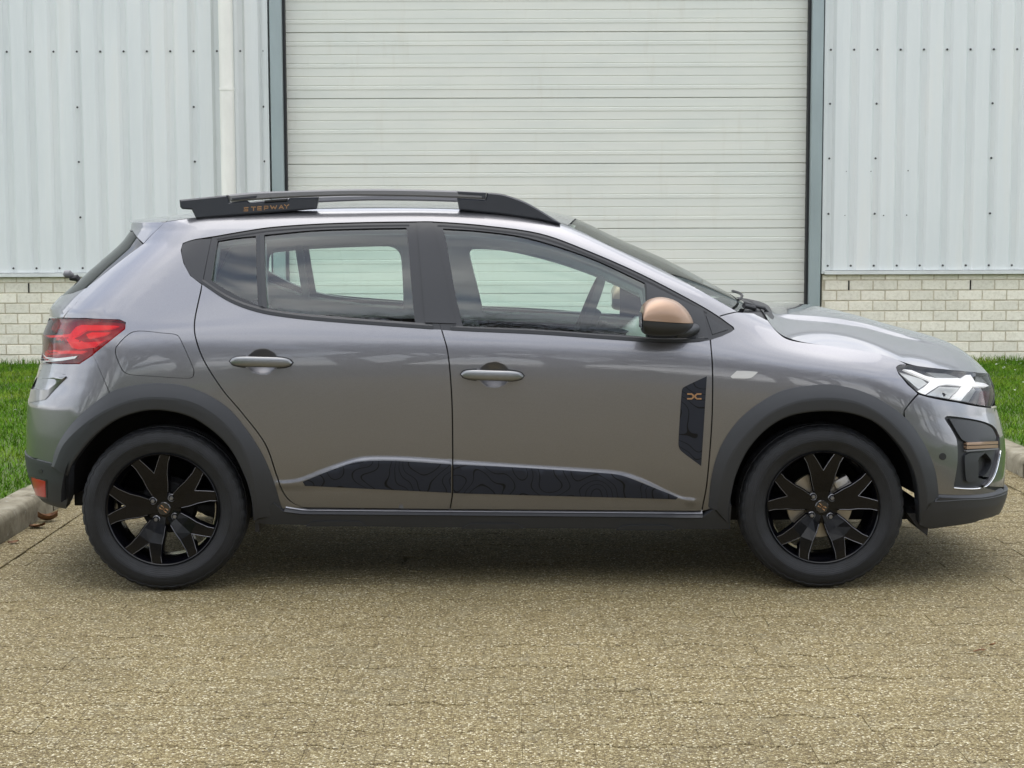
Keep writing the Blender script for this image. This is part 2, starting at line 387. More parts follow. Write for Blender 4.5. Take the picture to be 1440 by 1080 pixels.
# ---- lawns
def lawn(xa, xb, xs, dens_x):
    n = 24
    xs_ = np.linspace(xa, xb, n+1); ys_ = np.linspace(-12, WALL+0.05, 60)
    xk = KL-.148 if xa < 0 else KR+.148
    def hz(x, y): return 0.113+np.clip((y+1.0)/8.6, 0, 1)*0.10*np.clip(np.abs(x-xk)/.7, 0, 1)+0.008*np.sin(x*3.1+y*1.7)*np.cos(y*2.3)
    vs = [(x, y, float(hz(x, y))) for y in ys_ for x in xs_]
    fs = [(j*(n+1)+i, j*(n+1)+i+1, (j+1)*(n+1)+i+1, (j+1)*(n+1)+i) for j in range(59) for i in range(n)]
    o = mesh_obj('lawn', vs, fs, MT['soil'], smooth=True); o['kind'] = 'structure'
    # blades, thick where the photograph looks across them
    a, b = dens_x
    N = 125000
    x = RNG.uniform(a, b, N); y = RNG.uniform(-5.0, WALL-0.01, N); z = hz(x, y)-0.004
    hgt = RNG.uniform(0.022, 0.05, N)*np.where(y > WALL-0.15, 1.6, 1.0); ang = RNG.uniform(0, 2*np.pi, N); wd = RNG.uniform(0.0022, 0.0042, N)
    lx, ly = RNG.normal(0, 0.02, N), RNG.normal(0, 0.02, N)
    dx, dy = np.cos(ang)*wd, np.sin(ang)*wd
    V = np.empty((N, 5, 3))
    V[:, 0] = np.stack([x-dx, y-dy, z], 1); V[:, 1] = np.stack([x+dx, y+dy, z], 1)
    V[:, 2] = np.stack([x+dx*.8+lx*.35, y+dy*.8+ly*.35, z+hgt*.6], 1); V[:, 3] = np.stack([x-dx*.8+lx*.35, y-dy*.8+ly*.35, z+hgt*.6], 1)
    V[:, 4] = np.stack([x+lx, y+ly, z+hgt], 1)
    me = bpy.data.meshes.new('grass'); me.vertices.add(N*5); me.vertices.foreach_set('co', V.ravel())
    base = (np.arange(N)*5)[:, None]
    q = (base+np.array([[0, 1, 2, 3]])); t = (base+np.array([[3, 2, 4]]))
    me.loops.add(N*7); me.loops.foreach_set('vertex_index', np.concatenate([q, t], 1).ravel().astype(np.int32))
    me.polygons.add(N*2); st = np.stack([np.arange(N)*7, np.arange(N)*7+4], 1).ravel()
    me.polygons.foreach_set('loop_start', st.astype(np.int32)); me.update(calc_edges=True); me.materials.append(MT['grass'])
    g = bpy.data.objects.new('grass', me); link(g); tag(g, xs, 'grass', kind='stuff')
    # daisies
    mb = MB(); n = 420
    for i in range(n):
        px, py = random.uniform(a, b), random.uniform(-1.5, WALL-.3)
        if math.sin(px*2.1+1)*math.cos(py*1.3) < -0.2: continue
        r = random.uniform(.006, .012); zz = float(hz(px, py))+random.uniform(.03, .05)
        tx, ty = random.uniform(-.3, .3), random.uniform(-.5, .1)
        vs = [(px, py, zz+.003)]+[(px+r*(1 if k % 2 else .75)*math.cos(k*math.pi/5), py+r*(1 if k % 2 else .75)*math.sin(k*math.pi/5), zz+tx*r*math.cos(k*math.pi/5)+ty*r*math.sin(k*math.pi/5)) for k in range(10)]
        mb.add(vs, [(0, 1+k, 1+(k+1) % 10) for k in range(10)])
    d = mb.obj('daisies', MT['daisy'], smooth=False); tag(d, xs.replace('short green grass', 'tiny white daisies dotted in the grass'), 'daisies', kind='stuff')
MT['daisy'] = mat('daisy_white', (0.85, 0.85, 0.82), 0.8)
lawn(-18, KL-0.148, 'short green grass beside the brick wall behind the car tail', (-6.6, KL-0.152))
lawn(KR+0.148, 18, 'short green grass beside the brick wall beyond the car nose', (KR+0.152, 7.0))

# ================================================================== WAREHOUSE
m = MT['clad'] = mat('pale_blue_coated_steel', (0.55, 0.60, 0.61), 0.42, 0.0)
p3 = wpos(m, (1, 1, 0.12)); c = ramp(m, noise(m, p3, 4.5, 5, 0.6), [(0.3, (0.625, 0.655, 0.65)), (0.55, (0.675, 0.70, 0.69)), (0.75, (0.705, 0.71, 0.68))])
rust = ramp(m, noise(m, wpos(m, (3, 1, 0.25)), 1.7, 5, 0.6), [(0.60, (0, 0, 0)), (0.78, (0.35, 0.35, 0.35))]); lk(m, mixc(m, rust, c, (0.60, 0.59, 0.52)), bsdf(m).inputs['Base Color'])
m = MT['door'] = mat('cream_white_door', (0.62, 0.64, 0.59), 0.45)
p3 = wpos(m, (0.5, 1, 2.2)); c = ramp(m, noise(m, p3, 2.2, 6, 0.6), [(0.3, (0.62, 0.64, 0.59)), (0.7, (0.69, 0.695, 0.63))])
dirt = ramp(m, noise(m, wpos(m, (4, 1, 0.7)), 2.0, 6, 0.65), [(0.56, (0, 0, 0)), (0.80, (0.32, 0.32, 0.32))]); lk(m, mixc(m, dirt, c, (0.53, 0.50, 0.41)), bsdf(m).inputs['Base Color'])
m = MT['door2'] = mat('cream_white_door_stained', (0.6, 0.6, 0.53), 0.5)
c = ramp(m, noise(m, wpos(m, (0.6, 1, 3)), 2.4, 7, 0.65), [(0.3, (0.55, 0.555, 0.49)), (0.7, (0.63, 0.63, 0.56))]); lk(m, c, bsdf(m).inputs['Base Color'])
m = MT['brick'] = mat('cream_sandlime_brick', (0.5, 0.47, 0.4), 0.95)
p3 = wpos(m); oi = node(m, 'ShaderNodeObjectInfo')
c = ramp(m, noise(m, p3, 38, 6, 0.7), [(0.25, (0.60, 0.565, 0.46)), (0.5, (0.76, 0.725, 0.61)), (0.75, (0.82, 0.79, 0.69))])
v1 = ramp(m, oi.outputs['Random'], [(0, (0.90, 0.90, 0.89)), (1, (1.07, 1.06, 1.05))]); c = mixc(m, 1.0, c, v1, 'MULTIPLY')
low = node(m, 'ShaderNodeSeparateXYZ'); lk(m, p3, low.inputs[0])
lk(m, c, bsdf(m).inputs['Base Color']); bump(m, noise(m, p3, 70, 6, 0.7), 0.45, 0.006)
m = MT['mortar'] = mat('tan_mortar', (0.27, 0.23, 0.15), 0.95)
tinted(m, (1, 1, 1), (0.46, 0.405, 0.30), (0.60, 0.54, 0.42), 16); 
MT['post'] = mat('grey_green_steel_post', (0.29, 0.345, 0.35), 0.45)
MT['seal'] = mat('black_seal', (0.012, 0.013, 0.015), 0.6)
MT['pipe'] = mat('white_downpipe', (0.80, 0.79, 0.73), 0.4)
MT['screw'] = mat('screw_grey', (0.06, 0.06, 0.06), 0.5, 0.3)
MT['weep'] = mat('open_joint', (0.012, 0.008, 0.006), 1.0)
MT['flash'] = mat('flashing', (0.63, 0.65, 0.63), 0.45)
for k_ in ('post', 'pipe', 'flash'):
    mm = MT[k_]; c0 = bsdf(mm).inputs['Base Color'].default_value[:3]
    tinted(mm, (1, 1, .3), tuple(v*.92 for v in c0), tuple(min(1, v*1.05) for v in c0), 5)

BLD = empty('warehouse_building', (0, WALL, 0))
tag(BLD, 'pale corrugated warehouse with cream brick base and big roller door', 'building')
TOPZ = 6.2
def child(o, parent):      # keep world placement, the mesh is written in world coordinates
    o.parent = parent; o.matrix_parent_inverse = Matrix.Translation(-Vector(parent.location)); return o
def flat(px, py, y=WALL): q = on_plane(px, py, y); return q
CL_B = 1.035                                      # bottom of the cladding
def clad_sheet(xs, xe, valley0, first=False):
    # trapezoid sheet: narrow valleys at valley0 + k*0.207, wide crowns between; crown proud by 35 mm
    P = 0.207; vw, web, dep = 0.044, 0.024, 0.026
    brk = []
    k0 = math.floor((xs-valley0)/P)-1; k1 = math.ceil((xe-valley0)/P)+1
    for k in range(k0, k1+1):
        c = valley0+k*P
        brk += [(c-vw/2-web, 0), (c-vw/2, dep), (c+vw/2, dep), (c+vw/2+web, 0)]
        brk += [(c+P/2-.004, 0), (c+P/2, -.0006), (c+P/2+.004, 0)]
    bx = [b[0] for b in brk]; by = [b[1] for b in brk]
    pts = [(xs, np.interp(xs, bx, by))]+[(a, b) for a, b in brk if xs < a < xe]+[(xe, np.interp(xe, bx, by))]
    vs = []; fs = []
    for i, (a, b) in enumerate(pts):
        vs += [(a, WALL+b, CL_B), (a, WALL+b, TOPZ), (a, WALL+b+.002, CL_B), (a, WALL+b+.002, TOPZ)]
    for i in range(len(pts)-1):
        a = i*4; b = a+4
        fs += [(a, b, b+1, a+1), (b+2, a+2, a+3, b+3), (a, a+2, b+2, b), (a+1, b+1, b+3, a+3)]
    o = mesh_obj('cladding_sheet', vs, fs, MT['clad'], None, smooth=False); return child(o, BLD)
VL, VR = -3.849, 2.836
for k in range(-11, 3):
    a = VL+k*1.035-.004; b = a+1.035+.012
    if a > -2.16: continue
    o = clad_sheet(a, min(b, -2.165), VL); 
    if k % 2: o.location.y += -.0025
for k in range(-1, 12):
    a = 3.248+k*1.035-.004; b = a+1.035+.012
    o = clad_sheet(max(a, 2.80), b, VR)
    if k % 2: o.location.y += -.0025
# screws
mb = MB()
def screw(x, z, r=.010, dep=.022):
    mb.lathe([(0, WALL+dep-.008), (r*.6, WALL+dep-.008), (r*.7, WALL+dep-.001), (r, WALL+dep), (r, WALL+dep+.008)], 8, 'y', center=(x, 0, z))
zt = flat(300, 71.5)[2]; zs = [flat(300, q)[2] for q in (150, 227, 305)]
for k in range(-8, 9):
    x = VL+k*.207
    if x < -2.17: screw(x, zt); screw(x, CL_B+.04)
for k in (-5, 0, 5, 8):
    for z in zs: screw(VL+k*.207-.008, z)
for k in range(0, 17):
    x = VR+k*.2065; screw(x, zt-.005); screw(x, CL_B+.04)
for k in (0, 2, 7, 12):
    for z in zs: screw(VR+k*.2065, z+.01)
for px_, py_ in ((1190, 241), (1224.6, 241), (1277, 240), (1188, 303), (1242.6, 303), (1275, 302.5)):
    q = flat(px_, py_); screw(q[0], q[2], .006, -.001)
o = child(mb.obj('cladding_screws', MT['screw']), BLD); o['kind'] = 'stuff'
# bottom flashing, brick base
for a, b in ((-15.24, -2.165), (2.80, 15.67)):
    mb = MB().box(a, b, WALL-.03, WALL+.08, CL_B-.036, CL_B-.004); child(mb.obj('base_flashing', MT['flash'], smooth=False), BLD)
BZ0 = 0.19; BP, BH = 0.2183, 0.0927
def brick_mesh(L_, H_):
    mb = MB().bevbox(-L_/2, L_/2, 0, .08, 0, H_, .004); me = bpy.data.meshes.new('brick'); me.from_pydata(mb.v, [], mb.f); me.update(); me.materials.append(MT['brick']); return me
bfull = brick_mesh(BP-.010, BH-.010); btop = brick_mesh(BP-.010, 0.042)
ztop_full = 1.035-.036-.045-.008
for (xa, xb, xj, vis) in ((-15.24, -2.17, flat(40, 408)[0], (-5.3, -2.0)), (2.785, 15.67, flat(1194, 400)[0], (2.7, 5.3))):
    bw = empty('brick_base', (0, WALL, 0)); child(bw, BLD)
    mb = MB().box(xa, xb, WALL+.0175, WALL+.20, 0.0, CL_B-.037); o = mb.obj('mortar', MT['mortar'], smooth=False); child(o, bw)
    rest = MB()
    for r_ in range(0, 11):
        z0 = ztop_full-r_*BH if r_ else ztop_full+.004
        me = bfull if r_ else btop
        off = xj+(0 if r_ % 2 else BP/2)+BP/2
        k0 = math.floor((xa-off)/BP); k1 = math.ceil((xb-off)/BP)
        for k in range(k0, k1+1):
            x = off+k*BP
            lo, hi = x-BP/2+.005, x+BP/2-.005
            lo, hi = max(lo, xa+.004), min(hi, xb-.004)
            if hi-lo < .03: continue
            y = WALL+.012+random.gauss(0, .0012)
            zz = ztop_full-r_*BH+.005 if r_ else z0
            full = (hi-lo) > BP-.012
            if vis[0] < x < vis[1] and r_ < 10:
                if full: o = bpy.data.objects.new('brick', me)
                else: o = bpy.data.objects.new('brick', brick_mesh(hi-lo, (BH-.01) if r_ else .042))
                o.location = ((lo+hi)/2, y-WALL, zz); o.rotation_euler = (random.gauss(0, .006), random.gauss(0, .003), random.gauss(0, .008)); link(o, bw)
            else: rest.box(lo, hi, y, y+.06, zz, zz+((BH-.01) if r_ else .042))
    if rest.v:
        o = child(rest.obj('brick_field', MT['brick'], smooth=False), bw); o['kind'] = 'stuff'
    for j in range(-3, 4):
        xw = xj+j*BP*5
        if xa+.1 < xw < xb-.1: child(MB().box(xw-.0055, xw+.0055, WALL+.008, WALL+.025, ztop_full-BH+.003, ztop_full-.004).obj('weep_joint', MT['weep'], smooth=False), bw)
# sectional door
DX0, DX1 = flat(403.5, 300, WALL+.10)[0], flat(1134.5, 300, WALL+.10)[0]
DY = WALL+.10
gd = empty('garage_door', (0, WALL, 0)); child(gd, BLD)
joint = [flat(700, q, DY)[2] for q in (45.2, 137.3, 229.8, 322.0)]; SH = (joint[0]-joint[3])/3
z0 = joint[3]-2*SH
def section(z, h, material):
    prof = [(0.004, 0.0), (0.004, .0)]
    pts = [(.010, .001), (.0, .006)]
    rib = h/3
    for k in range(3):
        b = k*rib
        pts += [(.0, b+.012), (.0, b+rib-.118), (-.0035, b+rib-.1145), (-.0035, b+rib-.086), (.0035, b+rib-.083), (.0035, b+rib-.078), (0, b+rib-.074)]
        if k < 2: pts += [(.0, b+rib-.005), (.0045, b+rib-.002), (.0045, b+rib+.002), (.0, b+rib+.005)]
    pts += [(.0, h-.006), (.010, h-.001)]
    vs = []; fs = []; n = len(pts)
    for x in (DX0, DX1): vs += [(x, DY+a, z+b) for a, b in pts]
    for i in range(n-1): fs.append((i, n+i, n+i+1, i+1))
    vs += [(x, DY+.05, zz) for x in (DX0, DX1) for zz in (z, z+h)]
    fs += [(2*n, 2*n+2, 2*n+3, 2*n+1)]
    return child(mesh_obj('door_panel', vs, fs, material, None, smooth=False), gd)
k = 0; z = z0-SH
while z < 4.6:
    if z+SH > 0.12: section(max(z, 0.03) if z < .03 else z, SH if z >= .03 else SH+z-.03, MT['door'])
    z += SH; k += 1
for sgn, xa, xb in ((-1, flat(383, 300, WALL-.05)[0], flat(399.5, 300, WALL-.05)[0]), (1, flat(1139.5, 300, WALL-.05)[0], flat(1155, 300, WALL-.05)[0])):
    mb = MB().bevbox(xa, xb, WALL-.05, WALL+.16, 0.0, 5.0, .006); child(mb.obj('door_post', MT['post']), BLD)
    a, b = (xb-.004, DX0+.016) if sgn < 0 else (DX1-.016, xa+.004)
    mb = MB().box(a, b, WALL+.02, WALL+.13, 0.0, 4.95); child(mb.obj('door_seal', MT['seal'], gd, smooth=False), gd)
mb = MB().box(-2.4, 3.0, WALL-.045, WALL+.16, 4.6, 5.0); child(mb.obj('door_lintel', MT['post'], smooth=False), BLD)
mb = MB().box(-2.4, 3.0, WALL-.0, WALL+.1, 4.99, TOPZ); child(mb.obj('upper_panel', MT['clad'], smooth=False), BLD)
mb = MB().box(2.775, 2.806, WALL-.012, WALL+.05, CL_B-.03, TOPZ); child(mb.obj('corner_flashing', MT['clad'], smooth=False), BLD)
mb = MB().box(-2.19, -2.15, WALL-.012, WALL+.05, CL_B-.03, TOPZ); child(mb.obj('corner_flashing', MT['clad'], smooth=False), BLD)
# body of the hall behind
mb = MB().box(-15.24, 15.67, WALL+.21, WALL+26, 0, TOPZ); child(mb.obj('hall', MT['clad'], smooth=False), BLD)
mb = MB().box(-15.45, 15.87, WALL-.2, WALL+26.2, TOPZ, TOPZ+.25); child(mb.obj('roof_edge', MT['post'], smooth=False), BLD)
# downpipe
px0, px1 = flat(307.5, 40, WALL-.06)[0], flat(327.5, 40, WALL-.06)[0]; pc, pr = (px0+px1)/2, (px1-px0)/2
dp = empty('downpipe', (0, WALL, 0)); child(dp, BLD)
for za, zb in ((0.15, flat(318, 125, WALL-.1)[2]-.006), (flat(318, 125, WALL-.1)[2]+.004, TOPZ)):
    mb = MB().lathe([(pr-.004, za), (pr, za), (pr, zb), (pr-.004, zb)], 40, 'z', center=(pc, WALL-.07, 0)); child(mb.obj('pipe', MT['pipe']), dp)
zj = flat(318, 125, WALL-.1)[2]
mb = MB().lathe([(pr-.004, zj-.012), (pr+.004, zj-.012), (pr+.004, zj+.012), (pr-.004, zj+.012)], 40, 'z', center=(pc, WALL-.07, 0)); child(mb.obj('pipe_collar', MT['pipe']), dp)

# ================================================================== THE CAR
# ---- body surface: station curves (t along the car, v up the section) as a cubic B-spline,
#      wrapped round the front and rear corners by a superellipse in plan
ST = {
 -2.40: ([.24, .33, .47, .62, .78, .90, 1.02, 1.20, 1.40, 1.475, 1.485], [.80, .83, .85, .862, .86, .84, .80, .72, .62, .57, .45]),
 -1.75: ([.24, .33, .47, .63, .80, .94, 1.05, 1.21, 1.405, 1.480, 1.495], [.80, .84, .870, .885, .890, .875, .83, .75, .645, .585, .46]),
 -1.40: ([.24, .33, .47, .64, .83, .99, 1.09, 1.22, 1.42, 1.495, 1.512], [.80, .845, .885, .900, .905, .893, .845, .775, .665, .595, .47]),
 -0.90: ([.23, .33, .47, .64, .87, .99, 1.085, 1.24, 1.44, 1.508, 1.527], [.80, .848, .880, .894, .902, .890, .850, .785, .685, .61, .48]),
 -0.30: ([.22, .33, .48, .66, .873, .982, 1.065, 1.25, 1.455, 1.513, 1.532], [.80, .845, .873, .887, .8955, .886, .848, .785, .688, .612, .48]),
  0.00: ([.22, .33, .48, .65, .868, .972, 1.052, 1.23, 1.43, 1.495, 1.515], [.80, .845, .873, .887, .8955, .886, .848, .786, .690, .615, .48]),
  0.25: ([.22, .33, .48, .65, .862, .963, 1.042, 1.19, 1.355, 1.435, 1.455], [.80, .845, .873, .888, .8960, .886, .849, .795, .714, .650, .52]),
  0.50: ([.22, .33, .48, .65, .855, .953, 1.03, 1.13, 1.245, 1.300, 1.32], [.80, .846, .874, .889, .8965, .887, .850, .815, .760, .710, .58]),
  0.75: ([.22, .33, .48, .65, .82, .935, 1.01, 1.065, 1.13, 1.185, 1.205], [.80, .850, .878, .892, .8985, .888, .850, .832, .798, .752, .62]),
  0.95: ([.22, .33, .48, .65, .83, .925, .985, 1.03, 1.07, 1.105, 1.12], [.80, .855, .885, .900, .905, .891, .852, .82, .79, .750, .60]),
  1.10: ([.22, .33, .48, .65, .835, .912, .962, 1.00, 1.03, 1.055, 1.07], [.80, .860, .890, .905, .907, .891, .838, .78, .70, .55, .40]),
  1.40: ([.22, .33, .48, .64, .81, .882, .932, .967, .99, 1.01, 1.02], [.80, .860, .890, .905, .905, .885, .825, .765, .67, .52, .38]),
  1.70: ([.22, .31, .44, .57, .69, .78, .855, .905, .94, .965, .975], [.82, .855, .876, .884, .878, .860, .815, .76, .67, .52, .38]),
  2.60: ([.20, .27, .38, .50, .61, .71, .80, .87, .91, .935, .945], [.82, .852, .870, .876, .870, .852, .81, .76, .67, .52, .38])}
T0, DT = -2.6, 0.2
_tt = np.arange(T0, 2.81, DT); _sk = sorted(ST)
CZ = np.stack([np.interp(_tt, _sk, [ST[k][0][r] for k in _sk]) for r in range(11)], 1)
CYY = np.stack([np.interp(_tt, _sk, [ST[k][1][r] for k in _sk]) for r in range(11)], 1)
def _pad(A):
    A = np.concatenate([2*A[:1]-A[1:2], A, 2*A[-1:]-A[-2:-1]], 0)
    return np.concatenate([2*A[:, :1]-A[:, 1:2], A, 2*A[:, -1:]-A[:, -2:-1]], 1)
PZ, PY = _pad(CZ), _pad(CYY)
def _w(f): return [(1-f)**3/6, (3*f**3-6*f*f+4)/6, (-3*f**3+3*f*f+3*f+1)/6, f**3/6]
def base(t, v):
    u = np.clip((t-T0)/DT, 0, len(_tt)-1.0001); vv = np.clip(v, 0, 9.9999)
    i = u.astype(int); j = vv.astype(int); wu, wv = _w(u-i), _w(vv-j)
    z = 0; y = 0
    for a in range(4):
        for b in range(4):
            k = wu[a]*wv[b]; z = z+k*PZ[i+a, j+b]; y = y+k*PY[i+a, j+b]
    return z, y
QF = QR = 3.0
ZF = np.array([0, 1.0]); XF = np.array([2.05, 2.05]); ZR = ZF.copy(); XR = np.array([-2.05, -2.05])
def lf(z): return 0.60+0*z
def lr(z): return np.interp(z, [.3, .95, 1.1, 1.5], [.50, .50, .45, .42])
def fit_end(sil, front):
    zs, xs = [], []
    for px, py in sil:
        ys = -.45
        for _ in range(5):
            z = on_plane(px, py, ys)[2]
            wd = float(np.interp(z, [.2, .9, 1.05, 1.25, 1.45], [.855, .85, .80, .70, .60]))
            th = np.linspace(0.2, math.pi/2, 400); ln = float(lf(z) if front else lr(z)); q = QF if front else QR
            yy = -wd*np.cos(th)**(2/q); lo, hi = (1.2, 2.6) if front else (-2.6, -1.0)
            for _ in range(40):
                mid = (lo+hi)/2; xx = (mid-ln+ln*np.sin(th)) if front else (mid+ln-ln*np.sin(th))
                pp_ = project(np.stack([xx, yy, np.full_like(xx, z)], 1))[:, 0]
                k = np.argmax(pp_) if front else np.argmin(pp_)
                if pp_[k] > px: hi = mid
                else: lo = mid
            ys = yy[k]
        zs.append(z); xs.append(mid)
    o = np.argsort(zs); return np.array(zs)[o], np.array(xs)[o]
ZF, XF = fit_end([(1390, 522), (1397, 540), (1399, 556), (1401, 574), (1406, 590), (1411, 608), (1413, 633), (1413, 665), (1411, 695), (1405, 714), (1394, 726)], True)
ZR, XR = fit_end([(184, 311), (184, 322), (171, 341), (130, 376), (87, 415), (70, 433), (70, 447), (61, 470), (60, 495), (56, 515), (52, 530), (45, 547), (39, 565), (37, 600), (37, 640), (40, 664), (50, 692), (66, 708)], False)
def xf_of(z): return np.interp(z, ZF, XF)
def xr_of(z): return np.interp(z, ZR, XR)
def tend(v, front=True):
    """t of the centre line at section height v"""
    t = 2.4 if front else -2.4
    for _ in range(8):
        z = float(base(np.array([t]), np.array([float(v)]))[0][0])
        t = (float(xf_of(z))-float(lf(z))*(1-math.pi/2)) if front else (float(xr_of(z))+float(lr(z))*(1-math.pi/2))
    return t
def P0(t, v):
    t = np.asarray(t, float); v = np.asarray(v, float); z, wd = base(t, v)
    xf, xr, l1, l2 = xf_of(z), xr_of(z), lf(z), lr(z)
    x = t.copy(); y = wd.copy()
    k = t > xf-l1; th = np.clip((t-(xf-l1))/l1, 0, math.pi/2-1e-4)
    x = np.where(k, xf-l1+l1*np.sin(th), x); y = np.where(k, wd*np.cos(th)**(2/QF), y)
    k = t < xr+l2; th = np.clip(((xr+l2)-t)/l2, 0, math.pi/2-1e-4)
    x = np.where(k, xr+l2-l2*np.sin(th), x); y = np.where(k, wd*np.cos(th)**(2/QR), y)
    return np.stack([x, -y, z], -1)
def N0(t, v, f=P0):
    e = 2e-3
    a = f(t+e, v)-f(t-e, v); b = f(t, v+e)-f(t, v-e); n = np.cross(a, b)
    return n/np.maximum(np.linalg.norm(n, axis=-1, keepdims=True), 1e-12)
# lookup for reading photo positions onto the body
_gt, _gv = np.meshgrid(np.arange(-2.62, 2.72, .03), np.arange(0, 9.95, .08), indexing='ij'); _gt = _gt.ravel(); _gv = _gv.ravel()
_gp = P0(_gt, _gv); _gn = N0(_gt, _gv); _vis = ((CAM-_gp)*_gn).sum(1) > -0.02
_GT, _GV, _GQ = _gt[_vis], _gv[_vis], project(_gp[_vis])
_far = _gp*np.array([1, -1, 1]); _FQ = project(_far)
_okf = (_gv > 4) & (np.abs(_gt) < 1.9)
def tv(pts, far=False):
    """photo pixels -> (t, v) of the body surface, all points at once"""
    pts = np.atleast_2d(np.asarray(pts, float))[:, :2]; GT, GV, GQ = (_gt[_okf], _gv[_okf], _FQ[_okf]) if far else (_GT, _GV, _GQ)
    sg = np.array([1, -1, 1]) if far else np.array([1, 1, 1])
    k = np.array([np.argmin(((GQ-p)**2).sum(1)) for p in pts]); t, v = GT[k].copy(), GV[k].copy(); bt, bv = t.copy(), v.copy(); be = np.full(len(t), 1e9)
    f = lambda a, b_: project(P0(a, b_)*sg)-pts
    for it in range(14):
        r = f(t, v); er = (r*r).sum(1); g = er < be; bt[g], bv[g], be[g] = t[g], v[g], er[g]
        if be.max() < 1e-6: break
        e = 1e-3; Ja = (f(t+e, v)-r)/e; Jb = (f(t, v+e)-r)/e
        a11, a12, a22 = (Ja*Ja).sum(1)+1e-3, (Ja*Jb).sum(1), (Jb*Jb).sum(1)+1e-3; b1, b2 = -(Ja*r).sum(1), -(Jb*r).sum(1); det = a11*a22-a12*a12
        det = np.where(np.abs(det) < 1e-9, 1e-9, det)
        t = np.clip(t+np.clip((b1*a22-b2*a12)/det, -.06, .06), -2.7, 2.75); v = np.clip(v+np.clip((a11*b2-a12*b1)/det, -.3, .3), 0, 9.95)
    return np.stack([bt, bv], 1)
# ---- pressings: the swage above the sill and the handle bowls
_cr = tv(smooth_poly([(380, 676), (405, 675.5), (424, 672), (460, 658), (498, 645.5), (524, 642.3), (571, 643), (635, 647.5), (760, 655.5), (845, 661), (878, 665), (905, 674), (955, 697), (985, 701)], False))
_crx = _cr[:, 0]; _crz = base(_cr[:, 0], _cr[:, 1])[0]
_bt = tv([(380, 682), (430, 683), (635, 694), (740, 698), (950, 703), (985, 704)]); _btx = _bt[:, 0]; _btz = base(_bt[:, 0], _bt[:, 1])[0]
_hb = [tv([(369, 508.5)])[0], tv([(695, 527)])[0]]; _hb = [(h[0], float(base(np.array([h[0]]), np.array([h[1]]))[0][0])) for h in _hb]
def sstep(x): x = np.clip(x, 0, 1); return x*x*(3-2*x)
def disp(t, v):
    z = base(t, v)[0]; zc = np.interp(t, _crx, _crz); zb = np.interp(t, _btx, _btz)
    inx = sstep((t-_crx[0])/.03)*sstep((_crx[-1]-t)/.03)
    up = sstep((zc+.006-z)/.024); h = np.maximum(zc-zb, .02)
    d = .0078*up*(1-.75*np.clip((zc-.010-z)/h, 0, 1))*inx
    for hx, hz in _hb:
        r2 = ((t-hx)/.062)**2+((z-hz)/.050)**2
        d = d-.022*np.clip(1-r2, 0, 1)**1.1
    return d
def SURF(t, v, off=0.0, pressed=True):
    p = P0(t, v); n = N0(t, v); d = (off(t, v) if callable(off) else off)+(disp(t, v) if pressed else 0)+0*np.asarray(t)
    return p+n*np.asarray(d)[..., None]
SV = 0.125
_bl = tv(smooth_poly([(284.5, 399.5), (316, 420.5), (345, 433.5), (380, 442.5), (439, 450), (570, 460), (760, 470), (930, 481), (998, 478)], False)); _blo = np.argsort(_bl[:, 0])
def glass_off(t, v):
    u = np.clip((v-np.interp(t, _bl[_blo, 0], _bl[_blo, 1]))/1.3, 0, 1); return -.010-.017*(1-u)**2
CAR = empty('hatchback_car', (0, 0, 0))
tag(CAR, 'grey metallic five-door hatchback with black wheel arches parked before the roller door', 'car')
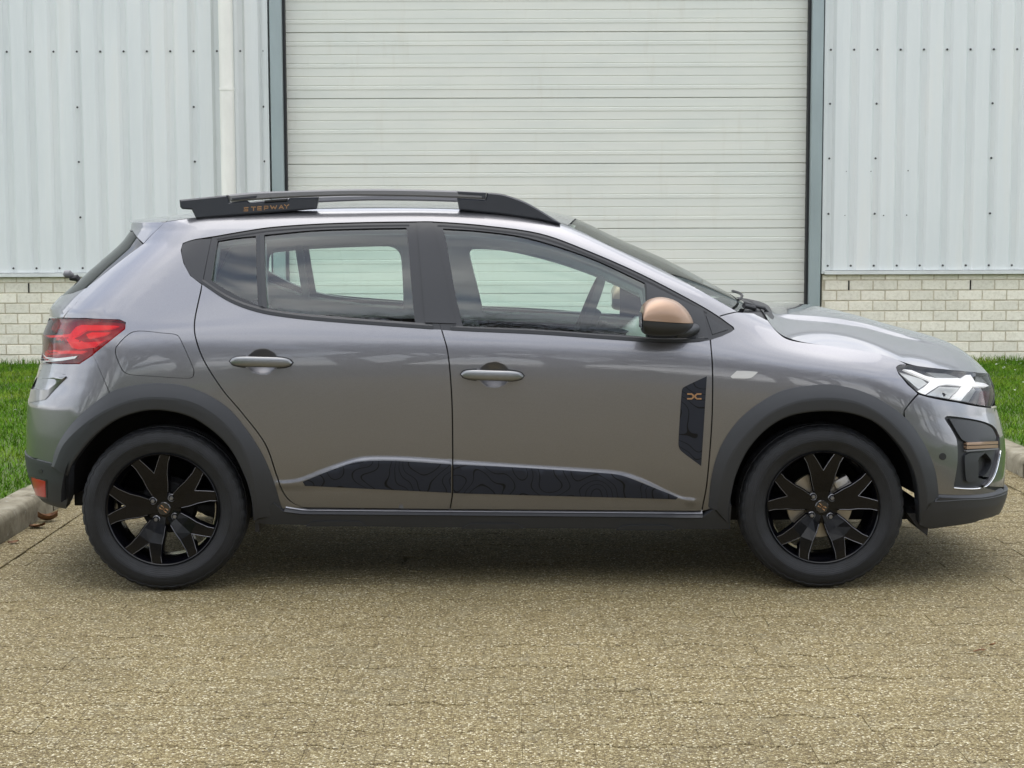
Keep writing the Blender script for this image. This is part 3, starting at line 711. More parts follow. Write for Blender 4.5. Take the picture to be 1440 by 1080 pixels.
def panel(name, material, outline, holes=(), off=0.0, h=.022, flange=.02, far=False, both=False, parent=None, pressed=True, extra=None, obj=True):
    """body panel cut from the body surface; outline and holes in (t, v)"""
    parent = parent or CAR
    loops = [resample(np.asarray(o, float)*[1, SV], h*.8) for o in [outline]+list(holes)]
    bp = np.concatenate(loops); lo, hi = loops[0].min(0), loops[0].max(0)
    gx, gy = np.meshgrid(np.arange(lo[0]+h*.4, hi[0], h), np.arange(lo[1]+h*.4, hi[1], h), indexing='ij')
    g = np.stack([gx.ravel(), gy.ravel()], 1)
    if extra is not None:
        far_ = np.ones(len(g), bool)
        for c0 in range(0, len(extra), 200): far_ &= (((g[:, None]-extra[None, c0:c0+200])**2).sum(2) > (.45*h)**2).all(1)
        g = np.concatenate([g[far_], extra])
    def inside(q):
        k = pip(loops[0], q)
        for hl in loops[1:]: k &= ~pip(hl, q)
        return k
    g = g[inside(g)]
    if len(g):
        dmin = np.full(len(g), 9.)
        for c in range(0, len(bp), 200): dmin = np.minimum(dmin, np.sqrt(((g[:, None]-bp[None, c:c+200])**2).sum(2)).min(1))
        g = g[dmin > h*.45]
    allp = np.concatenate([bp, g]); edges = []; b = 0
    for l in loops:
        n = len(l); edges += [(b+i, b+(i+1) % n) for i in range(n)]; b += n
    ov, oe, of, *_ = delaunay_2d_cdt([Vector(p) for p in allp], edges, [], 0, 1e-6)
    q = np.array([tuple(p) for p in ov]); F = np.array([tuple(f) for f in of if len(f) == 3])
    F = F[inside(q[F].mean(1))]
    t, v = q[:, 0], q[:, 1]/SV
    S = lambda a, c: SURF(a, c, off, pressed)
    pos = S(t, v); nor = N0(t, v, S)
    bad = ~np.isfinite(nor).all(1); nor[bad] = (1, 0, 0)
    fn = np.cross(pos[F[:, 1]]-pos[F[:, 0]], pos[F[:, 2]]-pos[F[:, 0]]); flip = (fn*nor[F].mean(1)).sum(1) < 0
    F[flip] = F[flip][:, ::-1]
    V = [pos]; NN = [nor]; FF = [F.tolist()]; nb = len(pos)
    if flange:
        for l in loops:
            tl, vl = l[:, 0], l[:, 1]/SV; p = S(tl, vl); nn_ = N0(tl, vl, S); p2 = p-nn_*flange; n = len(l)
            V += [p, p2]; NN += [np.zeros((2*n, 3))]; FF.append([(nb+i, nb+(i+1) % n, nb+n+(i+1) % n, nb+n+i) for i in range(n)]); nb += 2*n
    V = np.concatenate(V); NN = np.concatenate(NN); FF = [tuple(f) for k in FF for f in k]
    mir = np.array([1, -1, 1])
    if both:
        n = len(V); FF = FF+[tuple(i+n for i in f[::-1]) for f in FF]; V = np.concatenate([V, V*mir]); NN = np.concatenate([NN, NN*mir])
    elif far: V = V*mir; NN = NN*mir; FF = [f[::-1] for f in FF]
    return mesh_obj(name, V, FF, material, parent, True, normals=NN)
def two(*a, **k):
    far = k.pop('far_too', True)
    o = panel(*a, **k)
    if far: mirror(o)
    return o
def mirror(o, parent=None):
    """far-side twin of a part"""
    me = o.data.copy(); n = len(me.vertices); co = np.empty(n*3); me.vertices.foreach_get('co', co); co = co.reshape(-1, 3)*[1, -1, 1]
    nor = None
    if me.has_custom_normals:
        nor = np.zeros((n, 3)); ln = np.empty(len(me.loops)*3); me.corner_normals.foreach_get('vector', ln); ln = ln.reshape(-1, 3)
        vi = np.empty(len(me.loops), int); me.loops.foreach_get('vertex_index', vi); nor[vi] = ln*[1, -1, 1]
    faces = [tuple(p.vertices)[::-1] for p in me.polygons]; sm = me.polygons[0].use_smooth; mt = me.materials[0]
    bpy.data.meshes.remove(me)
    c = mesh_obj(o.name.split('.')[0], co, faces, mt, parent or o.parent, sm, normals=nor, angle=20)
    return c
def sp(pts, closed=True, n=6): return smooth_poly(pts, closed, n)
def T(pts, far=False, closed=True, n=6): return tv(sp(pts, closed, n), far)

# ---- lines read from the photograph
K = 1
FRAME_TOP = [(297.5, 333.5), (340, 326), (380, 320), (439, 315.6), (510, 313), (585, 312), (608, 312), (676, 317), (760, 329), (829, 354), (906, 388), (989, 432), (1029, 457.5)]
BELT = [(284.5, 399.5), (316, 420.5), (345, 433.5), (380, 442.5), (439, 450), (570, 460), (647, 465), (760, 470), (858, 477), (930, 481.5), (975, 481), (998, 478)]
ROOF_L = [(1036, 438), (962, 396), (918, 373), (858, 346), (799, 317.5), (760, 307.5), (700, 299), (647, 294.5), (560, 292.5), (500, 292.5), (446, 294), (343, 301), (275, 306.5), (234, 312)]
R_SHUT = [(297.5, 333.5), (284.5, 400), (274, 450), (275, 474), (287, 507), (313, 548), (340, 580), (373, 624), (389, 668), (399, 693), (412, 707), (428, 713)]
B_SHUT = [(621, 463.6), (629, 492), (633.5, 530), (636, 580), (636.6, 690), (633, 715.5)]
F_SHUT = [(999, 478), (1002, 520), (1001, 594), (994, 680), (987, 718)]
ARCH_R_OUT = [(72, 655), (84, 622), (109, 588), (153, 553), (186, 542.5), (228, 539), (272, 546.5), (316, 570), (346, 603), (370, 641), (385, 677), (393, 704), (400, 722)]
ARCH_R_MID = [(82, 655), (97, 621), (138, 583.5), (186, 561.5), (228, 557.5), (272, 564.5), (310, 587), (340, 621), (357, 662), (363, 697), (366, 724)]
ARCH_R_IN = [(98, 668), (107, 648), (132, 615), (162, 591), (198, 578), (228, 576), (266, 584), (298, 603), (325, 630), (345, 668), (354, 698), (357, 729)]
ARCH_F_OUT = [(996, 712), (1001, 668), (1013, 629), (1036, 594), (1066, 568), (1102, 549), (1146, 541.4), (1171, 541), (1208, 549), (1244, 566), (1275, 590), (1299, 624), (1314, 660), (1319, 694), (1318, 704)]
ARCH_F_MID = [(1008, 714), (1018, 657), (1040, 618), (1076, 582.6), (1116, 564), (1159, 558.6), (1202, 564), (1241, 584), (1272, 615), (1290, 648), (1300, 684), (1302, 705)]
ARCH_F_IN = [(1024, 733), (1026, 703), (1034, 667), (1052, 630), (1079, 601), (1110, 584), (1153, 577.4), (1195, 580.5), (1232, 595), (1262, 624), (1281, 657), (1289, 691), (1291, 731)]
TAIL = [(73, 447.5, 1), (120, 448.5), (168, 450.5), (176, 454), (174, 462), (152, 480), (130, 498), (111, 511, 1), (88, 511), (65, 509), (60.5, 500), (60, 478), (64, 458)]
HEAD = [(1260.5, 516), (1268, 512.5), (1315, 518), (1374, 524), (1390, 525.5, 1), (1397.5, 545), (1398.5, 560), (1393, 572), (1383, 571), (1345, 564), (1306, 557), (1291, 552), (1277, 539), (1264, 525)]
HOODL = [(1080, 450), (1086, 458), (1093, 466), (1104.5, 475), (1122, 480), (1178, 487), (1238, 497), (1264, 506), (1277, 513)]

def lin(a): return np.asarray([p[:2] for p in a], float)
frame_top = sp(FRAME_TOP, False); belt = sp(BELT, False); roof_l = sp(ROOF_L, False); r_shut = sp(R_SHUT, False)
b_shut = sp(B_SHUT, False); f_shut = sp(F_SHUT, False); hoodl = sp(HOODL, False); tail = sp(TAIL); head = sp(HEAD)
ar_o, ar_m, ar_i = sp(ARCH_R_OUT, False), sp(ARCH_R_MID, False), sp(ARCH_R_IN, False)
af_o, af_m, af_i = sp(ARCH_F_OUT, False), sp(ARCH_F_MID, False), sp(ARCH_F_IN, False)
G = 0.9          # half of a panel gap, in photo pixels
def shift(p, dx, dy=0): return np.asarray(p)+[dx, dy]
bt_rear = np.array([(428, 713), (633, 715.5)]); bt_front = np.array([(634.5, 715.5), (985, 718.5)])

# quarter panel with C pillar, roof side and A pillar (one pressing)
quarter = np.concatenate([
    roof_l, [(202, 343), (162, 373), (124, 403), (106, 428), (90, 446.5)], [(120, 447), (168, 449), (177, 453), (176, 463), (152, 482), (131, 499)],
    [(154, 551)], ar_m[(ar_m[:, 0] > 150) & (ar_m[:, 0] < 362)], [(372, 716), (402, 716)], shift(r_shut[r_shut[:, 1] > 402], -G*1.2)[::-1]])
third = sp([(297, 335, 1), (275, 337), (258, 342.5), (255, 352), (259, 370), (268, 387), (284, 399, 1)])
third_l = np.array([p for p in third if p[0] < 296 and not (p[1] > 336 and p[0] > 286)])
quarter = np.concatenate([quarter, shift(third_l[third_l[:, 1] < 400][np.argsort(-third_l[third_l[:, 1] < 400][:, 1], kind='stable')] if False else np.array([(283.3, 400), (267.3, 387.7), (258, 370.5), (254, 352), (257, 341.8), (266, 338.4), (275, 336), (297, 332.6)]), 0, 0), shift(frame_top[1:], 0, -.8), [(1031, 459)], [(1011, 444)]])
third_hole = third
fuel = sp([(188, 466.5), (230, 468.5), (247, 470.5), (253, 476), (272, 519), (271.5, 529), (265, 532), (220, 529.5), (182, 526.5), (172, 520), (162.5, 497), (165, 486)])
fuel_o = (fuel-fuel.mean(0))*1.012+fuel.mean(0)
two('side_frame', MT['paint'], tv(quarter), [tv(fuel_o)], h=.02)
two('fuel_flap', MT['paint'], tv((fuel-fuel.mean(0))*.992+fuel.mean(0)), off=-.0005, far_too=False)

rear_door = np.concatenate([shift(belt[belt[:, 0] < 619], 0, .6), shift(b_shut, -G), bt_rear[::-1][1:], shift(r_shut[::-1][1:-1], G)[:-6]])
rd = np.concatenate([shift(belt[belt[:, 0] < 619], 0, .6), shift(b_shut, -G), shift(r_shut[r_shut[:, 1] > 401][::-1], G)])
hx = []
for hh in _hb:
    a = np.linspace(0, 2*np.pi, 40, endpoint=False)
    for rr in np.linspace(.15, 1.05, 9): hx.append(np.stack([hh[0]+.064*rr*np.cos(a), .0*a], 1))
def bowl_pts(k):
    hx_, hz_ = _hb[k]; out = []
    v0 = tv([(369, 508.5), (695, 527)][k:k+1])[0][1]
    zz = [float(base(np.array([hx_]), np.array([v0+d]))[0][0]) for d in (-.02, .02)]; dvdz = .04/(zz[1]-zz[0])
    for rr in np.linspace(.06, 1.5, 24):
        for a in np.linspace(0, 2*np.pi, 52, endpoint=False): out.append((hx_+.062*rr*math.cos(a), (v0+.050*rr*math.sin(a)*dvdz)*SV))
    return np.array(out)
def crease_pts(x0, x1):
    out = []
    for x in np.arange(x0, x1, .012):
        v = np.interp(x, _cr[:, 0], _cr[:, 1])
        for d in np.linspace(-.10, .05, 7): out.append((x, (v+d)*SV))
    return np.array(out)
two('rear_door', MT['paint'], tv(rd), h=.02, extra=np.concatenate([bowl_pts(0), crease_pts(-.95, -.24)]))
fd = np.concatenate([shift(belt[belt[:, 0] > 620.5], 0, .6), shift(f_shut[1:], -G), shift(b_shut[::-1], G)])
two('front_door', MT['paint'], tv(fd), h=.02, extra=np.concatenate([bowl_pts(1), crease_pts(-.23, .73)]))
fender = np.concatenate([shift(f_shut, G)[::-1], [(1015, 473), (1028, 467), (1033, 463), (1031.5, 459.5), (1012.5, 445.5), (1036, 439.5), (1060, 441)], shift(hoodl, -.5, .9), shift(head[(head[:, 0] < 1292) & (head[:, 1] > 514)][::-1], -1, 0.5)[::1] if False else [(1268, 514), (1260, 516.5), (1263.5, 526), (1276, 541), (1290, 553.5)], [(1271, 577)], af_m[(af_m[:, 0] < 1268)][::-1]])
two('front_fender', MT['paint'], tv(fender), h=.02)

# window band: black trim, pillars, glass
trim_rear = np.concatenate([frame_top[frame_top[:, 0] < 597], [(597, 312), (620.4, 465)], belt[belt[:, 0] < 619][::-1]])
gl_q = sp([(306, 338, 1), (330, 334), (359.5, 331, 1), (362.5, 429, 1), (330, 413.5), (297, 394, 1)])
gl_r = sp([(371, 329.5, 1), (440, 323), (510, 320.5), (571.5, 319.5, 1), (584, 455, 1), (510, 449.5), (439, 443.5), (400, 438), (375.5, 432.5, 1)])
gl_f = sp([(623, 320.5, 1), (676, 324), (742, 333.5), (829, 361), (907, 397, 1), (911, 473.5, 1), (860, 469.5), (740, 464), (651.5, 459.5, 1)])
two('rear_window_trim', MT['satin_black'], tv(trim_rear), [tv(gl_q), tv(gl_r)], off=-.004, h=.025, flange=.012)
two('quarter_glass', MT['glass'], tv(gl_q), off=glass_off, h=.03, flange=0, pressed=False)
two('rear_door_glass', MT['glass'], tv(gl_r), off=glass_off, h=.03, flange=0, pressed=False)
trim_front = np.concatenate([[(599, 312)], frame_top[(frame_top[:, 0] > 600)], [(1032, 463), (1028, 467), (1015, 473)], belt[belt[:, 0] > 621][::-1], [(620.7, 465)]])
two('front_window_trim', MT['satin_black'], tv(trim_front), [tv(gl_f)], off=-.004, h=.025, flange=.012)
two('front_door_glass', MT['glass'], tv(gl_f), off=glass_off, h=.03, flange=0, pressed=False)
two('b_pillar_cover', MT['satin_black'], tv(resample([(586, 313), (608, 313), (641, 455), (598, 453.5)], 8)), off=.0015, h=.04, flange=.006)
two('corner_trim', MT['satin_black'], tv(third), off=-.002, h=.03, flange=.012)
two('mirror_triangle', MT['plastic'], tv(resample([(909, 398.5), (989, 436), (996, 475.5), (960, 477.5), (912, 474)], 8)), off=-.0005, h=.03, flange=.006)
two('front_triangle', MT['plastic'], tv(resample([(993, 443), (1024, 463), (1002, 470)], 6)), off=-.001, h=.03, flange=.005)
def strip(name, material, rows, offs, parent=None, n=60, far_too=True, px=True, sharp=True):
    """band between photo lines laid on the body, each line at its own height above it"""
    tvs = [resample_n(tv(r) if px else np.asarray(r, float), n) for r in rows]
    pts = [SURF(q[:, 0], q[:, 1], o) for q, o in zip(tvs, offs)]
    V = []; F = []
    for k in range(len(rows)-1):
        b = len(V); V += list(pts[k])+list(pts[k+1])
        F += [(b+i, b+i+1, b+n+i+1, b+n+i) for i in range(n-1)]
    nv = N0(*tvs[0].T)[n//2]; f0 = F[n//2]; fnn = np.cross(V[f0[1]]-V[f0[0]], V[f0[2]]-V[f0[0]])
    if fnn@nv < 0: F = [f[::-1] for f in F]
    o = mesh_obj(name, V, F, material, parent or CAR, True)
    if far_too: mirror(o)
    return o
# thin rubber lines round the glass and along the belt
strip('belt_moulding', MT['plastic'], [shift(belt[(belt[:, 0] < 617)], 0, -8)*[1, 1], shift(belt[(belt[:, 0] < 617)], 0, -4), shift(belt[(belt[:, 0] < 617)], 0, .4)], [-.004, .005, .003])
strip('belt_moulding', MT['plastic'], [shift(belt[(belt[:, 0] > 622) & (belt[:, 0] < 994)], 0, -7), shift(belt[(belt[:, 0] > 622) & (belt[:, 0] < 994)], 0, -4), shift(belt[(belt[:, 0] > 622) & (belt[:, 0] < 994)], 0, .4)], [-.004, .005, .003])
ft = frame_top[(frame_top[:, 0] > 299) & (frame_top[:, 0] < 584)]
strip('window_channel', MT['plastic_dark'], [shift(ft, 0, 3.2), shift(ft, 0, 5.0)], [-.002, -.0035])
ft = frame_top[(frame_top[:, 0] > 611) & (frame_top[:, 0] < 1000)]
strip('window_channel', MT['plastic_dark'], [shift(ft, -1.2, 3.2), shift(ft, -1.8, 5.2)], [-.002, -.0035])
strip('glass_divider', MT['plastic'], [np.array([(361, 331), (363.5, 430)]), np.array([(366, 330), (369, 431)]), np.array([(371.5, 329.5), (375, 433)])], [-.004, .001, -.004], n=12)

# wheel arch cladding
def by_angle(pl, cxy, n):
    a = np.unwrap(np.arctan2(pl[:, 1]-cxy[1], pl[:, 0]-cxy[0])); u = (a-a[0])/(a[-1]-a[0]); u = np.maximum.accumulate(u)
    s = np.linspace(0, 1, n); return np.stack([np.interp(s, u, pl[:, 0]), np.interp(s, u, pl[:, 1])], 1)
for cxy, o_, m_, i_ in (((228, 718), ar_o, ar_m, ar_i), ((1158, 716), af_o, af_m, af_i)):
    n = 90; po, pm_, pi_ = [by_angle(q, cxy, n) for q in (o_, m_, i_)]
    rows = []
    for f, off in ((0, -.012), (0, .005), (.33, .012), (.66, .0185), (1, .0235)):
        q = tv(po+(pm_-po)*f); rows.append(SURF(q[:, 0], q[:, 1], off, False))
    for f, off in ((0.001, .0235), (.15, .0245), (.5, .0235), (.9, .0205), (1, .017)):
        q = tv(pm_+(pi_-pm_)*f); rows.append(SURF(q[:, 0], q[:, 1], off, False))
    rows.append(rows[-1]+np.array([0, .075, 0]))
    V = [p for r_ in rows for p in r_]; F = []
    for j in range(len(rows)-1):
        F += [(j*n+i, j*n+i+1, (j+1)*n+i+1, (j+1)*n+i) for i in range(n-1)]
    for e in (0, n-1): F.append(tuple(j*n+e for j in range(len(rows))))
    o = fix_normals(mesh_obj('arch_cladding', V, F, MT['plastic'], CAR, True, angle=24)); o.data.set_sharp_from_angle(angle=R(10)); mirror(o)
# wheel liners
WX = {'rear': (228-720)/357.0, 'front': (1158-720)/357.0}
for nm, cx in WX.items():
    cx = on_plane(228 if nm == 'rear' else 1158, 717.5, -.885)[0]; WX[nm] = cx
    rr = .405; V = []; F = []; n = 30
    ys = [-.86, -.70, -.50, -.46, -.45]; rs = [rr, rr, rr*.97, rr*.72, .02]
    for j, (yy, r_) in enumerate(zip(ys, rs)):
        for k in range(n+1):
            a = math.pi*(.0+1.0*k/n); V.append((cx+r_*math.cos(a)*(1.0 if nm == 'front' else 1.0), yy, .355+r_*math.sin(a)))
    for j in range(4):
        for k in range(n): F.append((j*(n+1)+k, j*(n+1)+k+1, (j+1)*(n+1)+k+1, (j+1)*(n+1)+k))
    o = mesh_obj('wheel_liner', V, F, MT['liner'], CAR, True); mirror(o)

# sill cladding
sk_top = np.array([(398, 716.5), (420, 720.5), (500, 721.5), (635, 722.5), (985, 726), (1000, 716)])
sk = np.concatenate([[(362, 724), (386, 705), (394, 712)], sk_top, [(1012, 700), (1028, 708), (1026, 741), (760, 740), (560, 738), (380, 734), (360, 732)]])
two('sill_cladding', MT['plastic'], tv(resample(sk, 12)), off=.016, h=.03, flange=.05, pressed=False)
strip('sill_lip', MT['gloss_black'] if False else MT['satin_black'], [np.array([(402, 712.5), (428, 716.3), (635, 718.2), (988, 721)]), np.array([(400, 716), (428, 719.3), (635, 721.2), (988, 724.5)])], [-.008, .0185], n=50)
strip('sill_under_edge', MT['paint'], [np.array([(402, 708), (428, 714.4), (635, 716.3), (988, 719)]), np.array([(402, 713), (428, 716.8), (635, 718.7), (988, 721.5)])], [-.012, .004], n=50)
for x0, x1 in ((431, 516), (650, 736), (866, 950)):
    yb = np.interp((x0+x1)/2, [380, 760, 1020], [734, 740, 742])
    two('sill_step', MT['plastic'], tv(sp([(x0, yb+1, 1), (x0+8, yb-4.5), (x0+16, yb-6), (x1-16, yb-6), (x1-8, yb-4.5), (x1, yb+1, 1)])), off=.020, h=.03, flange=.006, pressed=False)

# bumpers
vtail = tv([(73, 447.5), (62, 505), (41, 640), (62, 704)])[:, 1]
def to_center(v0, v1, front, n=6):
    """centre-line points from v0 to v1"""
    return [(tend(v, front), v) for v in np.linspace(v0, v1, n)]
rb_top = tv([(131, 499.5), (112, 512), (88, 512.2), (64.5, 510)])
rb = np.concatenate([rb_top, to_center(rb_top[-1][1], tv([(38, 640)])[0][1], False), tv([(38, 640), (55, 645), (74, 651)]), tv(ar_m[(ar_m[:, 0] < 153)]), tv([(153, 551)])])
panel('rear_bumper', MT['paint'], rb, both=True, h=.018)
# step in the rear bumper under the lamp
strip('bumper_groove', MT['paint'], [np.array([(93, 527), (75, 522.5), (56, 520.5)]), np.array([(93, 528), (75, 527.5), (54, 526.5)]), np.array([(93, 529.5), (75, 533), (52, 531)]), np.array([(93, 531), (70, 549), (46, 548)]), np.array([(92, 533), (64, 562), (40, 567)])], [.001, -.006, .002, .008, .002], n=24)
vb = tv([(66, 707), (40, 642)])
rl_px = [(40, 641), (56, 647), (82, 653), (99, 655)]
rl = np.concatenate([tv(rl_px), tv([(99, 680), (98, 700), (94, 714), (80, 711), (64, 705)]), to_center(tv([(60, 703)])[0][1], tv([(40, 641)])[0][1], False)])
panel('rear_bumper_skirt', MT['plastic'], rl, both=True, off=.006, h=.022, flange=.03)
two('rear_reflector', MT['red_reflex'], tv([(47, 671), (57, 673.5), (66, 676), (67, 698), (60, 697), (53, 695)]), off=.0085, h=.02, flange=.006)
two('reflector_bezel', MT['satin_black'], tv([(45, 669), (57, 671.5), (68, 674), (69, 701), (60, 700), (51, 697)]), off=.0075, h=.02, flange=.006)
two('parking_sensor', MT['plastic_dark'], tv([(59+3*math.cos(a), 662+3*math.sin(a)) for a in np.linspace(0, 2*np.pi, 12, endpoint=False)]), off=.008, h=.02, flange=.006)

fb_bot = [(1319, 695), (1350, 696), (1380, 695), (1409, 688)]
fb_top = [(1292, 555), (1306, 559), (1345, 566), (1383, 573), (1394, 574)]
foghole = sp([(1328.5, 588.5), (1333, 585), (1360, 588), (1384, 593), (1398, 600), (1405.5, 613, 1), (1406, 632, 1), (1401, 657), (1395, 672), (1386, 682), (1374, 685.5), (1358, 686), (1341, 684.5, 1), (1346.5, 650), (1345.5, 620), (1338, 604)])
ftv = tv(fb_top); btv = tv(fb_bot)
fbp = np.concatenate([ftv, to_center(ftv[-1][1], btv[-1][1], True), btv[::-1], tv(af_m[(af_m[:, 0] > 1275)][::-1]), tv([(1272, 578)])])
fhole = tv(foghole)
panel('front_bumper', MT['paint'], fbp, [fhole], both=True, h=.016, flange=.022)
two('fog_surround', MT['plastic'], fhole, [tv(sp([(1377, 645), (1383, 639), (1391, 638), (1399, 650), (1394, 663), (1386, 671), (1377, 673)]))], off=-.014, h=.02, flange=.03)
two('fog_recess', MT['plastic_dark'], tv(sp([(1368, 634), (1402, 634), (1402, 676), (1368, 678)])), off=-.040, h=.03, flange=0)
two('fog_fairing', MT['plastic'], tv(sp([(1358, 642), (1364, 637.5), (1376, 636.5), (1386, 637), (1377.5, 645), (1376.5, 673), (1368, 678), (1360, 676)])), off=-.003, h=.02, flange=.012)
two('fog_wing', MT['plastic'], tv(sp([(1336, 589, 1), (1360, 590.5), (1383, 595), (1396, 602), (1402, 614, 1), (1401, 619, 1), (1362, 622, 1), (1353, 617)])), off=-.003, h=.02, flange=.012)
for ya, yb in ((621.2, 625.2), (626.2, 630.4)):
    two('copper_bar', MT['copper'], tv(resample([(1359, ya+1), (1403, ya-.8), (1403, yb-.8), (1359, yb+1)], 6)), off=.002, h=.02, flange=.016)
two('fog_bar', MT['rail_grey'], tv(resample([(1359, 633.2), (1404, 630.2), (1404, 632), (1359, 635.2)], 6)), off=.001, h=.02, flange=.014)
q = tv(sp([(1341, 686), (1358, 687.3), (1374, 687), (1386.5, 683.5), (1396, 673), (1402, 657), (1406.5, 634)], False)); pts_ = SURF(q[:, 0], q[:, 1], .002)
o = MB().tube(pts_, .0022, 6).obj('fog_edge_highlight', MT['rail_grey'] if False else MT['chrome'], CAR); mirror(o)  # thin bright tube imitating the highlight on the lit bumper lip
fl_top = [(1290, 705.5), (1312, 703.5), (1319, 698), (1350, 699), (1380, 698), (1409, 690)]
flp = np.concatenate([tv(fl_top), to_center(tv([(1409, 690)])[0][1], tv([(1396, 722)])[0][1], True), tv([(1396, 722), (1380, 727), (1360, 732), (1330, 736.5), (1306, 740), (1291, 735)])])
panel('front_bumper_skirt', MT['plastic'], flp, both=True, off=.016, h=.02, flange=.05)
strip('skirt_ledge', MT['plastic'], [np.array([(1316, 694), (1350, 695), (1380, 694), (1409, 686)]), np.array([(1312, 703.5), (1350, 701), (1380, 700), (1410, 692)])], [-.004, .018], n=24)
for px_ in ([(1276, 722), (1292, 722), (1306, 738), (1304, 753.5), (1290, 742)], [(358, 720), (365, 720), (364.5, 748), (359, 748)]):
    q = [on_plane(a, b_, -.80) for a, b_ in px_]; n = len(q)
    o = fix_normals(mesh_obj('mud_flap', q+[p+np.array([.0, .16, 0]) for p in q], [tuple(range(n)), tuple(range(2*n-1, n-1, -1))]+[(i, (i+1) % n, n+(i+1) % n, n+i) for i in range(n)], MT['plastic_dark'], CAR, False)); mirror(o)
two('parking_sensor', MT['plastic_dark'], tv([(1325.5+5*math.cos(a), 642+5*math.sin(a)) for a in np.linspace(0, 2*np.pi, 16, endpoint=False)]), off=.0015, h=.02, flange=.006)
two('side_indicator', MT['white_lens'], tv(sp([(1027.5, 529.5), (1036, 521.5, 1), (1050, 521.8), (1066, 523, 1), (1055, 531.5), (1030, 532, 1)])), off=.004, h=.015, flange=.008)
# grille across the nose
vg0, vg1 = tv([(1394, 530)])[0][1], tv([(1394, 572)])[0][1]
tg = tv([(1396, 545)])[0][0]+.06
gp = np.concatenate([[(tg, v) for v in np.linspace(vg1, vg0, 5)], to_center(vg0, vg1, True)])
panel('grille', MT['plastic_dark'], gp, both=True, off=-.004, h=.03)
gp2 = np.concatenate([[(tg+.12, v) for v in np.linspace(tv([(1410, 680)])[0][1], tv([(1408, 610)])[0][1], 5)], to_center(tv([(1408, 610)])[0][1], tv([(1410, 680)])[0][1], True)])
panel('lower_grille', MT['plastic_dark'], gp2, both=True, off=.004, h=.03)

# headlamp
hl = tv(head)
hd = panel('headlamp', MT['smoke_in'], tv((head-head.mean(0))*.995+head.mean(0)), off=-.026, h=.02, flange=0)
def lamp_piece(name, material, px, off, parent, flange=.010, far_too=True):
    o = panel(name, material, tv(resample(px, 5)), off=off, h=.02, flange=flange, parent=parent)
    return o
hp = [('light_guide', 'drl', [(1272, 517), (1284, 518.5), (1304, 527), (1318, 530), (1355, 530.5), (1362, 526), (1368, 526), (1374, 535.5), (1388, 537.5), (1394, 541), (1390, 542.5), (1366, 541), (1335, 538.5), (1324, 540), (1312, 548), (1302, 555), (1292, 549.5), (1303, 542), (1311, 534)], -.010),
      ('light_guide', 'drl', [(1356, 541.5), (1371, 542.5), (1355, 562.5), (1341, 560)], -.012),
      ('lens_box', 'silver_in', [(1325, 541), (1354, 542.5), (1339, 559.5), (1307, 554)], -.018),
      ('lens_box', 'silver_in', [(1374, 543), (1378, 547), (1367, 564.5), (1357, 562.5)], -.018),
      ('top_reflector', 'silver_in', [(1306, 521), (1334, 523), (1352, 529), (1320, 528.5)], -.016),
      ('top_reflector', 'silver_in', [(1376, 527), (1384, 529), (1392, 537), (1375, 534)], -.014),
      ('turn_lens', 'amber', [(1385, 549), (1396, 548), (1396, 560), (1391, 570), (1381, 569)], -.012),
      ('side_reflector', 'silver_in', [(1266, 519), (1300, 530), (1308, 536), (1296, 545)], -.020)]
def lamp(far):
    parent = hd if not far else hdf
    for nm, mt_, pts, off in hp:
        o = panel(nm, MT[mt_], tv(resample(pts, 5)), off=off, h=.02, flange=.010, parent=parent, far=far)
    panel('lens', MT['lens'], hl, off=.0005, h=.02, flange=0, parent=parent, far=far)
hdf = panel('headlamp', MT['smoke_in'], tv((head-head.mean(0))*.995+head.mean(0)), off=-.026, h=.02, flange=0, far=True)
lamp(False); lamp(True)
strip('lamp_seal', MT['plastic_dark'], [np.concatenate([head, head[:1]]), np.concatenate([(head-head.mean(0))*.978+head.mean(0), (head[:1]-head.mean(0))*.978+head.mean(0)])], [.0012, .0012], parent=None, n=120)
strip('lamp_wall', MT['plastic_dark'], [np.concatenate([head, head[:1]]), np.concatenate([head, head[:1]])], [.001, -.03], n=100)

# tail lamp
tlv = tv(tail)
for far in (False, True):
    tl = panel('tail_lamp', MT['red_dark'], tv((tail-tail.mean(0))*.99+tail.mean(0)), off=-.022, h=.02, flange=0, far=far)
    for nm, mt_, pts, off in (('light_bar', 'red_in', [(88, 470), (96, 468), (104, 458.5), (112, 455.5), (160, 456.5), (166, 457.5), (152, 462), (118, 463), (108, 470), (96, 475)], -.010),
                              ('light_bar', 'red_in', [(89, 475), (100, 474), (110, 478), (116, 481), (140, 479.5), (146, 477), (130, 488), (108, 491), (98, 489)], -.010),
                              ('light_bar', 'red_in', [(118, 469), (126, 466), (152, 466), (146, 470), (122, 475)], -.012),
                              ('stop_lens', 'red_in', [(71, 464), (83, 463.5), (83, 480), (70, 478)], -.014),
                              ('chrome_edge', 'chrome', [(72, 461.5), (86, 461.5), (88, 466), (86.5, 481), (84.5, 481), (84.5, 464)], -.012),
                              ('reversing_lens', 'white_lens', [(61, 497), (66, 502.5), (84, 504), (110, 500.5), (106, 504.5), (88, 507.5), (70, 505.8), (64, 502.5)], .003),
                              ('reversing_lens', 'red_in', [(70, 492), (118, 493.5), (112, 497), (80, 496.5)], -.010)):
        panel(nm, MT[mt_], tv(resample(pts, 5)), off=off, h=.015, flange=.010, parent=tl, far=far)
    panel('lens', MT['red_lens'], tlv, off=.001, h=.02, flange=.02, parent=tl, far=far)

